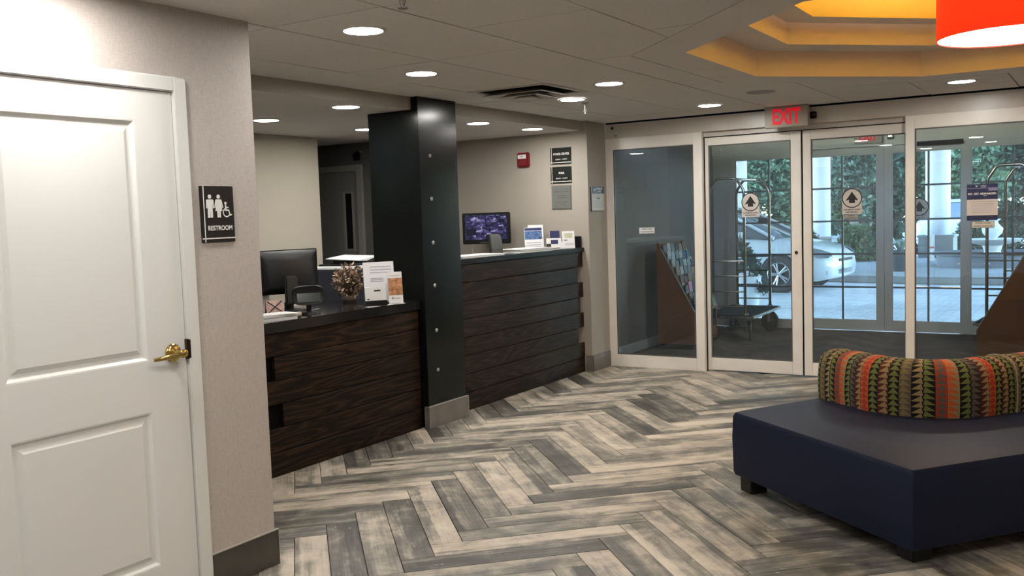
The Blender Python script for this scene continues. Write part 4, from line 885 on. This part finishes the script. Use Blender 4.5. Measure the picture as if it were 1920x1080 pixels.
# ------------------------------------------------------------------ vestibule: brochure racks and luggage carts
BRC = {'white': (.66, .68, .68), 'blue': (.07, .17, .38), 'navy': (.02, .035, .12), 'teal': (.05, .20, .24), 'green': (.12, .22, .08), 'brown': (.22, .12, .07), 'tan': (.45, .36, .24), 'grey': (.22, .24, .26), 'pink': (.85, .16, .38), 'pale blue': (.40, .54, .66), 'black': (.03, .03, .035)}
TRIMM = mat('rack_edge_trim', (.55, .53, .48), .35, metal=.6)
def rack(label, y0, y1, side, xf, xb, tiers=True):
    """side=+1: back on the left wall, front towards +x; -1 mirrored"""
    t = thing('brochure_rack', label, 'brochure rack', ((xf+xb)/2, (y0+y1)/2, 0))
    s = side; xt = xf-s*.375
    prof_ = [(xb, .055), (xf, .055), (xf, .41), (xt, 1.085), (xt-s*.012, 1.15), (xb, 1.15)]
    for a in (y0, y1-.02): wb(MB().prism(prof_, a, a+.02, axis='y'), 'side_panel', RACKW, t, bevel=.002)
    for a in (y0, y1-.02): wb(MB().prism([(xf, .41), (xf+s*.006, .412), (xt+s*.006, 1.088), (xt, 1.085)], a-.001, a+.021, axis='y'), 'edge_trim', TRIMM, t)
    x0, x1 = sorted((xb, xb+s*.015)); wb(B(x0, x1, y0+.02, y1-.02, .06, 1.15), 'back_panel', RACKW, t)
    x0, x1 = sorted((xf-s*.03, xf-s*.01)); wb(B(x0, x1, y0+.02, y1-.02, .055, .20), 'front_panel', RACKW, t)
    x0, x1 = sorted((xf-s*.008, xf-s*.004)); wb(B(x0, x1, y0+.02, y1-.02, .20, .40), 'acrylic_front', CLEAR, t)
    x0, x1 = sorted((xb+s*.02, xf-s*.03)); wb(B(x0, x1, y0+.03, y1-.03, .0, .055), 'plinth', BLACKM, t)
    return t
NT = 8; rkY0, rkY1 = 9.55, 10.24
rk = rack('brown side panel brochure rack behind the left fixed glass', rkY0, rkY1, 1, -3.745, -4.165)
def tier(k):  # slope position of tier k (0 = top)
    f = k/(NT-1.); return -4.095+.34*f, 1.00-.60*f
for k in range(NT):
    x, z = tier(k); wb(B(x-.05, x+.028, rkY0+.02, rkY1-.02, z-.006, z).box(x+.024, x+.028, rkY0+.02, rkY1-.02, z, z+.03), 'tier_shelf', RACKW if k else RACKW, rk)
x, z = -3.79, .215; wb(B(-3.84, -3.755, rkY0+.02, rkY1-.02, z-.006, z), 'tier_shelf', RACKW, rk)
rb_ = random.Random(21); ORD = ['top', 'second', 'third', 'fourth', 'fifth', 'sixth', 'seventh', 'eighth', 'bottom']
ROWC = [['grey', 'white', 'grey', 'black', 'tan', 'brown'], ['white', 'pale blue', 'grey', 'white', 'blue', 'teal'], ['white', 'grey', 'teal', 'white', 'pale blue', 'grey'], ['tan', 'white', 'grey', 'grey', 'tan', 'white'],
        ['brown', 'brown', 'tan', 'brown', 'tan', 'brown'], ['black', 'pink', 'navy', 'blue', 'navy', 'grey'], ['brown', 'blue', 'white', 'grey', 'pale blue', 'grey'], ['navy', 'blue', 'blue', 'pale blue', 'grey', 'green'], ['grey', 'pale blue', 'grey', 'black', 'pale blue', 'white']]
nth = ['first', 'second', 'third', 'fourth', 'fifth', 'sixth']
bm0 = None
for k in range(NT+1):
    x, z = tier(k) if k < NT else (-3.79, .215)
    for q in range(6):
        c = ROWC[k][q]; m_ = mat('brochure_'+c.replace(' ', '_'), tuple(v*.8 for v in BRC[c]), .5, spec=.2, var=.45, vscale=35) if c != 'pink' else mat('brochure_pink', BRC['pink'], .4)
        y = rkY0+.02+(q+.5)*(rkY1-rkY0-.04)/6
        hgt = rb_.uniform(.115, .15) if k < NT else .165
        o = MB().loft([[(-.008, -.046, 0), (.004, -.046, 0), (.004, .046, 0), (-.008, .046, 0)], [(-.008-.022, -.046, hgt), (.004-.022, -.046, hgt), (.004-.022, .046, hgt), (-.008-.022, .046, hgt)]]).add([(.0045, -.04, .02), (.0045, .04, .02), (.0045-.022*.30, .04, .02+hgt*.28), (.0045-.022*.30, -.04, .02+hgt*.28)], [(0, 1, 2, 3)], 1).build('brochure', [m_, mat('brochure_band_'+str((k*5+q*3) % 4), [(.32, .32, .31), (.03, .045, .12), (.16, .06, .03), (.06, .10, .08)][(k*5+q*3) % 4], .45)])
        o.location = (x+.010, y, z+.0015)
        tag(o, f'{c} brochure, {nth[q]} from the near side in the {ORD[k]} row of rack', 'brochure', 'brochures in the left rack')
rk2 = rack('brown brochure rack cut off by the right edge of the picture', 8.75, 9.45, -1, -.94, -.30)
def cart(label, x, y, rz):
    t = thing('luggage_cart', label, 'luggage cart', (x, y, 0), rz)
    MB().box(-.30, .30, -.575, .575, .255, .30).build('deck', mat('cart_green_carpet', (.022, .034, .030), .9, bump=.4, bscale=400), t, bevel=.012)
    MB().box(-.312, -.30, -.585, .585, .262, .292).box(.30, .312, -.585, .585, .262, .292).box(-.30, .30, -.587, -.575, .262, .292).box(-.30, .30, .575, .587, .262, .292).build('deck_bumper', mat('cart_bumper', (.45, .44, .40), .25, metal=1), t)
    for yy in (-.52, .52):
        pts = [(-.20, yy, .30), (-.20, yy, 1.66), (-.194, yy, 1.70), (-.18, yy, 1.73), (-.13, yy, 1.805), (-.11, yy, 1.826), (-.085, yy, 1.833)]
        pts += [(-p[0], p[1], p[2]) for p in pts[::-1]]
        MB().tube(pts, .0155, 10).build('hoop', CARTM, t, smooth=True)
        for zz in (.39, .56, .735, .905): MB().tube([(-.20, yy, zz), (.20, yy, zz)], .008, 8).build('rung', CARTM, t, smooth=True)
        for xx in (-.20, .20): MB().lathe([(.035, .30), (.03, .312), (.018, .318), (.018, .34)], (xx, yy, 0), 14, cap=False).build('post_collar', CARTM, t, smooth=True)
    MB().tube([(-.07, -.52, 1.833), (.07, .52, 1.833)], .0135, 10).tube([(.07, -.52, 1.833), (-.07, .52, 1.833)], .0135, 10).build('top_bar', CARTM, t, smooth=True)
    RUB = mat('cart_rubber', (.022, .022, .023), .6)
    for i, (xx, yy, r) in enumerate(((-.22, -.46, .075), (.22, -.46, .115), (.22, .44, .125), (-.22, .44, .075))):
        wz = .4 if i == 1 else 1.1
        wh = MB().lathe([(0, -.018), (r*.5, -.018), (r*.55, -.012), (r*.8, -.012), (r*.86, -.02), (r, -.013), (r, .013), (r*.86, .02), (r*.8, .012), (r*.55, .012), (r*.5, .018), (0, .018)], n=24, axis='x').build('wheel', [RUB], t, (xx, yy, r), smooth=True, rot=(0, 0, wz))
        MB().box(-.026, -.021, -.02, .02, -.01, .155-(.075-.075) if r < .09 else .155).box(.021, .026, -.02, .02, -.01, .155).box(-.026, .026, -.03, .03, .150, .157).build('caster_fork', mat('fork_steel', (.4, .4, .4), .3, metal=1), t, (xx, yy, r), rot=(0, 0, wz)).scale = (1, 1, (.255-r)/.157)
    return t
cart('brass luggage cart standing behind the left sliding door', -3.68, 10.885, math.radians(2))
cart('brass luggage cart partly hidden by the rack at the right edge', -.79, 10.90, math.radians(-4))

# ------------------------------------------------------------------ outside
PAV = mat('pale_pavers', rough=.55); g = NG(PAV)
tc = g.n('ShaderNodeTexCoord'); bt = g.n('ShaderNodeTexBrick'); bt.inputs['Scale'].default_value = 1.; bt.inputs['Brick Width'].default_value = .24; bt.inputs['Row Height'].default_value = .12; bt.inputs['Mortar Size'].default_value = .006
bt.inputs['Color1'].default_value = (.78, .78, .78, 1); bt.inputs['Color2'].default_value = (.62, .62, .62, 1); bt.inputs['Mortar'].default_value = (.42, .42, .42, 1)
g.l(tc.outputs['Object'], bt.inputs['Vector']); nz = g.noise(tc.outputs['Object'], .5, 4)
g.l(g.mix(.5, bt.outputs[0], g.mix(1., bt.outputs[0], g.ramp(nz, [(.3, (.6, .6, .6)), (.7, (1.3, 1.3, 1.3))]), 'MULTIPLY')), g.p.inputs['Base Color'])
struct(wb(B(-40, 26, 11.80, 70, -.4, -.03), 'ground', PAV), 'pale paved drive outside the entrance', 'ground')
STONE = mat('kerb_stone', (.30, .30, .29), .8, var=.15, vscale=4)
struct(wb(MB().prism([(-30, 20.6), (-6, 19.6), (-3.2, 19.0), (3, 18.6), (14, 19.4), (14, 27), (-30, 27)], -.03, .11), 'kerb_island', STONE, bevel=.02), 'raised stone island in the drive', 'kerb')
struct(wb(B(-40, 26, 29.5, 33.5, -.03, -.015), 'road', mat('pale_road', (.52, .52, .52), .7)), 'pale road beyond the island', 'road')
# canopy roof over the drive, held by the columns
CANW = mat('canopy_white', (.62, .62, .60), .7)
struct(wb(B(-16, 7, 11.8, 26.8, 5.0, 5.4), 'roof_canopy', CANW), 'entrance canopy roof over the drive', 'canopy')
struct(wb(B(-14, -4.45, 11.70, 12.0, -.03, 5.4).box(-.13, 9, 11.70, 12.0, -.03, 5.4).box(-4.45, -.13, 11.81, 12.0, 2.2, 5.4), 'wall_outside', CANW), 'pale outside wall beside the entrance', 'wall')
def column(label, x, y, base):
    t = thing('round_column', label, 'column', (x, y, .11), 0, 'white canopy columns')
    MB().lathe([(.29, .56), (.29, 4.89)], n=28).build('shaft', mat('column_white', (.58, .60, .63), .6), t, smooth=True)
    MB().box(-.40, .40, -.40, .40, 0, .50).box(-.43, .43, -.43, .43, .50, .56).build('pedestal', STONE, t, bevel=.01)
column('white round column in the middle, behind the fountain', -3.68, 26.0, 1)
column('white round column partly hidden behind the parked car', -6.61, 26.0, 1)
column('white round column at the far left behind the cart', -8.88, 26.0, 1)
po_ = thing('white_post', 'thin white post standing by the middle column', 'post', (-3.55, 24.2, .11)); B(-.045, .045, -.045, .045, 0, .62).build('post', CANW, po_, bevel=.005); B(-.05, .05, -.055, -.045, .30, .34).build('red_reflector', mat('reflector_red', (.5, .05, .04), .4), po_)
# car
def make_car(label, x, y, rz, paint, z=-.03):
    t = thing('parked_car', label, 'car', (x, y, z), rz)
    PT = mat('car_'+paint, {'white': (.55, .58, .61), 'silver': (.55, .57, .60)}[paint], .22, spec=.6, coat=.6)
    GL = mat('car_glass', (.05, .065, .075), .06, spec=.8); TY = mat('tyre', (.02, .02, .021), .75); AL = mat('alloy_rim', (.50, .51, .52), .25, metal=.9)
    st_ = [(2.30, .60, .30, .56), (2.25, .72, .24, .66), (2.05, .84, .20, .78), (1.75, .885, .18, .86), (1.30, .90, .18, .93), (.95, .90, .18, .98), (.4, .905, .18, .97), (-.6, .905, .18, .98), (-1.4, .90, .18, 1.0), (-1.9, .87, .22, 1.02), (-2.2, .80, .28, .98), (-2.30, .70, .36, .85)]
    R = []
    for xx, hw, zb_, zt_ in st_:
        m_ = (zb_+zt_)/2
        R.append([(xx, sx*hw*k, zz) for sx, k, zz in ((-1, .86, zb_), (-1, .97, zb_+.10), (-1, 1., m_), (-1, .985, zt_-.12), (-1, .90, zt_-.03), (-1, .6, zt_+.015), (1, .6, zt_+.015), (1, .90, zt_-.03), (1, .985, zt_-.12), (1, 1., m_), (1, .97, zb_+.10), (1, .86, zb_))])
    MB().loft(R).build('body', PT, t, smooth=True)
    def cab(k, z, xa, xb_, hw): return [(xa, -hw*.9, z), (xa-.12, -hw, z), (xb_+.2, -hw, z), (xb_, -hw*.88, z), (xb_, hw*.88, z), (xb_+.2, hw, z), (xa-.12, hw, z), (xa, hw*.9, z)]
    MB().loft([cab(0, .96, 1.25, -1.95, .80), cab(1, 1.24, .70, -1.75, .75), cab(2, 1.49, .18, -1.50, .66)]).build('windows', GL, t, smooth=True)
    MB().loft([cab(0, 1.485, .22, -1.53, .675), cab(1, 1.545, .02, -1.30, .60), cab(2, 1.57, -.2, -1.1, .46)]).build('roof', PT, t, smooth=True)
    for sy_ in (-1, 1):
        pl2 = MB()
        for (xa, za, ha), (xb_, zb_, hb) in (((1.26, .965, .74), (.20, 1.50, .62)), ((-.35, .97, .812), (-.42, 1.49, .68)), ((-1.93, .97, .72), (-1.48, 1.50, .61))): pl2.tube([(xa, sy_*ha, za), ((xa+xb_)/2, sy_*(ha+hb)/2*1.02, (za+zb_)/2), (xb_, sy_*hb, zb_)], .032, 6)
        pl2.build('pillar_trim', PT, t)
        for xx in (1.42, -1.38):
            MB().lathe([(.36, -.02), (.36, .012), (0, .012)], (xx, sy_*.893, .33), 28, axis='y').build('wheel_arch', mat('arch_black', (.012, .012, .013), .8), t)
            wh = MB().lathe([(.205, .10), (.215, .115), (.30, .115), (.325, .09), (.33, .0), (.325, -.09), (.2, -.09), (.2, .06)], n=32, axis='y', cap=False).build('tyre', TY, t, (xx, sy_*.835, .33), smooth=True, rot=(0, 0, 0 if sy_ > 0 else math.pi))
            rim = MB().lathe([(.21, .112), (.20, .118), (.185, .095), (.185, .05), (0, .05)], n=32, axis='y', cap=False).lathe([(0, .118), (.045, .114), (.05, .09)], n=16, axis='y', cap=False)
            for k in range(5):
                a = 2*math.pi*k/5
                for da in (-.16, .16):
                    p0 = (math.cos(a)*.03, .105, math.sin(a)*.03); p1 = (math.cos(a+da)*.195, .112, math.sin(a+da)*.195); rim.tube([p0, p1], [.020, .016], 6)
            rim.build('rim', AL, wh)
        hl = MB().loft([[(2.20, sy_*.62, .60), (2.10, sy_*.81, .62), (1.66, sy_*.893, .755), (1.86, sy_*.86, .80), (2.10, sy_*.74, .74), (2.235, sy_*.58, .675)], [(2.25, sy_*.63, .60), (2.16, sy_*.85, .62), (1.66, sy_*.915, .765), (1.80, sy_*.88, .83), (2.13, sy_*.76, .755), (2.265, sy_*.59, .685)]]).build('headlight', mat('headlight_lens', (.16, .18, .20), .08, spec=.9), t, smooth=True)
        MB().lathe([(0, .0), (.06, 0), (.05, .02), (0, .03)], (2.20, sy_*.68, .36), 14, axis='x').build('fog_lamp', CHROME, t)
        MB().box(.62, .78, sy_*.93-.07, sy_*.93+.07, .97, 1.09).build('mirror', PT, t, bevel=.03)
    MB().box(2.22, 2.30, -.40, .40, .30, .40).build('lower_grille', BLACKM, t, bevel=.01); B(2.255, 2.314, -.36, .36, .53, .58).build('upper_grille', BLACK, t, bevel=.008)
    return t
car1 = make_car('white car parked under the canopy, nose towards the planter', -6.32, 17.85, math.radians(-5), 'white')
make_car('silver car on the road behind the middle column', -4.0, 31.6, math.radians(92), 'silver', -.015)
# fountain basin with urn
fo_ = thing('fountain', 'round grey fountain basin with a white tiered urn', 'fountain', (-2.13, 22.62, .11))
MB().lathe([(1.08, 0), (1.10, .22), (1.16, .235), (1.18, .285), (1.02, .285), (1.0, .05), (0, .05)], n=48).build('basin', mat('basin_stone', (.13, .15, .185), .7, var=.2, vscale=5), fo_, smooth=True)
MB().lathe([(.30, .05), (.22, .15), (.16, .30), (.20, .42), (.52, .50), (.58, .56), (.50, .565), (.15, .50)], n=32).build('tier_bowl', mat('urn_white', (.62, .63, .62), .6), fo_, smooth=True)
MB().lathe([(.09, .50), (.07, .56), (.19, .68), (.21, .78), (.12, .88), (.10, .93), (.17, .98), (.15, .985), (0, .95)], n=28).build('urn', mat('urn_white'), fo_, smooth=True)
# planting
def leafmat(name, c0, c1, c2):
    m = mat(name, rough=.55, spec=.3); g = NG(m); tc = g.n('ShaderNodeTexCoord')
    n = g.noise(tc.outputs['Object'], .9, 5, .6); n2 = g.noise(tc.outputs['Object'], 9., 2)
    g.l(g.ramp(g.math('ADD', g.math('MULTIPLY', n, .7), g.math('MULTIPLY', n2, .3)), [(.33, c0), (.5, c1), (.66, c2)]), g.p.inputs['Base Color'])
    g.p.inputs['Transmission Weight'].default_value = 0; g.p.inputs['Subsurface Weight'].default_value = 0; return m
LEAF = [leafmat('leaves_mid', (.02, .040, .022), (.045, .085, .040), (.085, .14, .062)), leafmat('leaves_dark', (.010, .023, .015), (.024, .048, .027), (.048, .082, .043)), leafmat('leaves_pale', (.045, .08, .04), (.085, .14, .065), (.14, .20, .09))]
BARK = mat('bark', (.07, .055, .042), .9, var=.3, vscale=6)
rng = np.random.default_rng(4)
def foliage(n, centers, radii, size):
    """n two-triangle leaves scattered over the shells of ellipsoid clumps"""
    k = rng.integers(0, len(centers), n); d = rng.normal(size=(n, 3)); d /= np.linalg.norm(d, axis=1)[:, None]
    r = rng.uniform(.55, 1.05, (n, 1)); p = np.array(centers)[k]+d*r*np.array(radii)[k]
    nc_ = n//7; r[:nc_] *= .45; p[:nc_] = np.array(centers)[k[:nc_]]+d[:nc_]*r[:nc_]*np.array(radii)[k[:nc_]]
    a = d*.6+rng.normal(size=(n, 3)); a /= np.linalg.norm(a, axis=1)[:, None]
    b = np.cross(a, rng.normal(size=(n, 3))); b /= np.linalg.norm(b, axis=1)[:, None]; s = rng.uniform(.6, 1.3, (n, 1))*size; s[:nc_] *= 4.
    V = np.stack([p-a*s, p+b*s*.45, p+a*s, p-b*s*.45], 1).reshape(-1, 3)
    me = bpy.data.meshes.new('leaves'); me.vertices.add(4*n); me.vertices.foreach_set('co', V.astype(np.float32).ravel())
    me.loops.add(4*n); me.loops.foreach_set('vertex_index', np.arange(4*n, dtype=np.int32)); me.polygons.add(n)
    me.polygons.foreach_set('loop_start', np.arange(0, 4*n, 4, dtype=np.int32)); me.polygons.foreach_set('loop_total', np.full(n, 4, dtype=np.int32)); me.update(); me.validate(); return me
def tree(label, x, y, h, w_, lm, n=3600, size=.20, zb_=.10, trunk=True, name='tree', cat='tree'):
    t = thing(name, label, cat, (x, y, -.03))
    nc = 22; cs, rs_ = [], []
    for i in range(nc):
        f = (i+.5)/nc; z = h*(zb_+(1-zb_)*f); sp = w_*math.sin(math.pi*min(1, .22+.72*f))**.8; a = rng.uniform(0, 6.28); rr_ = sp*rng.uniform(.15, .62)
        cs.append((rr_*math.cos(a), rr_*math.sin(a), z)); q = w_*rng.uniform(.38, .56); rs_.append((q, q, min(q, h*.20)))
    me = foliage(n, cs, rs_, size); me.materials.append(LEAF[lm]); o = link('foliage', me, t); o['kind'] = 'stuff'
    tr = MB()
    if trunk: tr.tube([(0, 0, 0), (.05, .03, h*.35), (-.06, .0, h*.7)], [w_*.09, w_*.06, w_*.02], 8)
    else: tr.tube([(0, 0, 0), (0, 0, h*.5)], .02, 6)
    for c_ in cs[::3]: tr.tube([(0, 0, c_[2]*.55), (c_[0]*.6, c_[1]*.6, c_[2]*.85), c_], [w_*.03, w_*.02, .01], 5)
    tr.build('trunk', BARK, t); return t
TR = [(-24, 43, 11, 4.2, 1), (-19.5, 40, 10.5, 3.6, 0), (-15.8, 41, 11, 3.4, 2), (-12.9, 38, 9.5, 2.8, 0), (-10.6, 41, 12, 3.0, 2), (-8.2, 37.5, 10, 2.6, 1), (-6.3, 41, 11.5, 2.8, 0), (-4.3, 37, 10, 2.4, 0), (-2.0, 39.5, 11, 2.8, 1), (.4, 37, 10.5, 2.6, 0), (3.0, 40, 11, 3.0, 1), (6.5, 42, 11, 3.6, 1), (-16, 45.5, 12, 3.6, 1), (-12.2, 44.8, 12, 3.2, 0)]
TL = ['mid green', 'dark green', 'pale green']
wb(B(-2.2378, -2.2342, 11.735, 11.745, .001, 2.165), 'door_seal', BLACKM, oh)
for i, (x, y, h, w_, lm) in enumerate(TR):
    back_ = y > 46
    col_ = ['mid green', 'dark green', 'pale green'][lm]
    pos = ['far left', 'left', 'left of the cart', 'behind the white car', 'above the parked car', 'left of the sliding door seam', 'at the door seam', 'behind the middle column', 'right of the middle column', 'above the fountain urn', 'at the right edge', 'outside the right edge', 'second row left of the cart', 'second row above the parked car'][i]
    tree(f'{col_} tree beyond the road, {pos}', x, y, h, w_, lm, 16000 if not back_ else 15000, .11 if not back_ else .26)
for i, (x, y, h, w_, lm, l) in enumerate([(-6.7, 24.2, .95, .75, 2, 'round pale green hedge bush right of the white car'), (-5.25, 24.3, .90, .62, 2, 'round pale green hedge bush left of the door seam'), (-4.35, 23.0, 2.3, .36, 1, 'narrow dark conifer behind the sliding door seam'), (-3.1, 27.6, .95, .6, 0, 'low green bush right of the middle column'), (-1.95, 24.6, 1.35, .85, 1, 'dark green bush behind the fountain urn'), (.6, 25, 1.0, .9, 1, 'dark green bush right of the fountain'), (-8.3, 24.4, .9, .9, 1, 'dark green bush behind the parked car'), (-7.4, 29.0, 1.1, 1.0, 1, 'dark green bush by the road left of the columns')]):
    tree(l, x, y, h, w_, lm, 3600, .05, .2, False, 'shrub', 'shrub')
cs_, rs2 = [], []
for k in range(120):
    cs_.append((rng.uniform(-48, 22), rng.uniform(54, 62), rng.uniform(0, 15))); q_ = rng.uniform(2.2, 3.6); rs2.append((q_, q_, q_*.8))
me = foliage(60000, cs_, rs2, .30); me.materials.append(LEAF[1]); tl = link('treeline', me)
tag(tl, 'continuous dark wood far behind the nearer trees', 'woods', kind='stuff')
# potted plants
pt1 = thing('potted_plant', 'leafy plant in a tall white pot outside behind the cart', 'potted plant', (-4.76, 14.45, -.03))
MB().lathe([(.13, 0), (.15, .02), (.19, .46), (.20, .47), (.17, .47), (.16, .40), (0, .40)], n=28).build('pot', mat('pot_white', (.66, .69, .72), .4), pt1, smooth=True)
me = foliage(300, [(-.10, 0, .62), (.05, .05, .72), (-.06, -.05, .85), (.14, 0, .55), (-.14, .05, .95), (.25, -.05, .30)], [(.13, .13, .13)]*6, .034); me.materials.append(LEAF[1]); o = link('foliage', me, pt1); o['kind'] = 'stuff'
MB().tube([(0, 0, .40), (.02, 0, .62), (0, -.03, .85)], .012, 6).tube([(0, 0, .42), (.2, 0, .58)], .008, 5).build('stem', BARK, pt1)
pt2 = thing('potted_agave', 'spiky plant in a dark pot on the island before the column', 'potted plant', (-3.62, 20.6, .11))
MB().lathe([(.16, 0), (.22, .20), (.25, .42), (.22, .42), (.2, .36), (0, .36)], n=24).build('pot', mat('pot_dark', (.06, .065, .075), .5), pt2, smooth=True)
for k in range(16):
    a = 2*math.pi*k/16*1.62; e = .25+.5*(k % 5)/4
    p0, p1, p2 = Vector((0, 0, .36)), Vector((math.cos(a)*.22, math.sin(a)*.22, .40+.38*e)), Vector((math.cos(a)*.52, math.sin(a)*.52, .38+.30*e)); s_ = Vector((-math.sin(a), math.cos(a), 0))
    MB().loft([[p0+s_*.03, p0-s_*.03, p0-Vector((0, 0, .012))], [p1+s_*.038, p1-s_*.038, p1-Vector((0, 0, .012))], [p2+s_*.003, p2-s_*.003, p2-Vector((0, 0, .003))]]).build('leaf', mat('agave_leaf', (.20, .27, .22), .5), pt2)
bpy.context.view_layer.update()
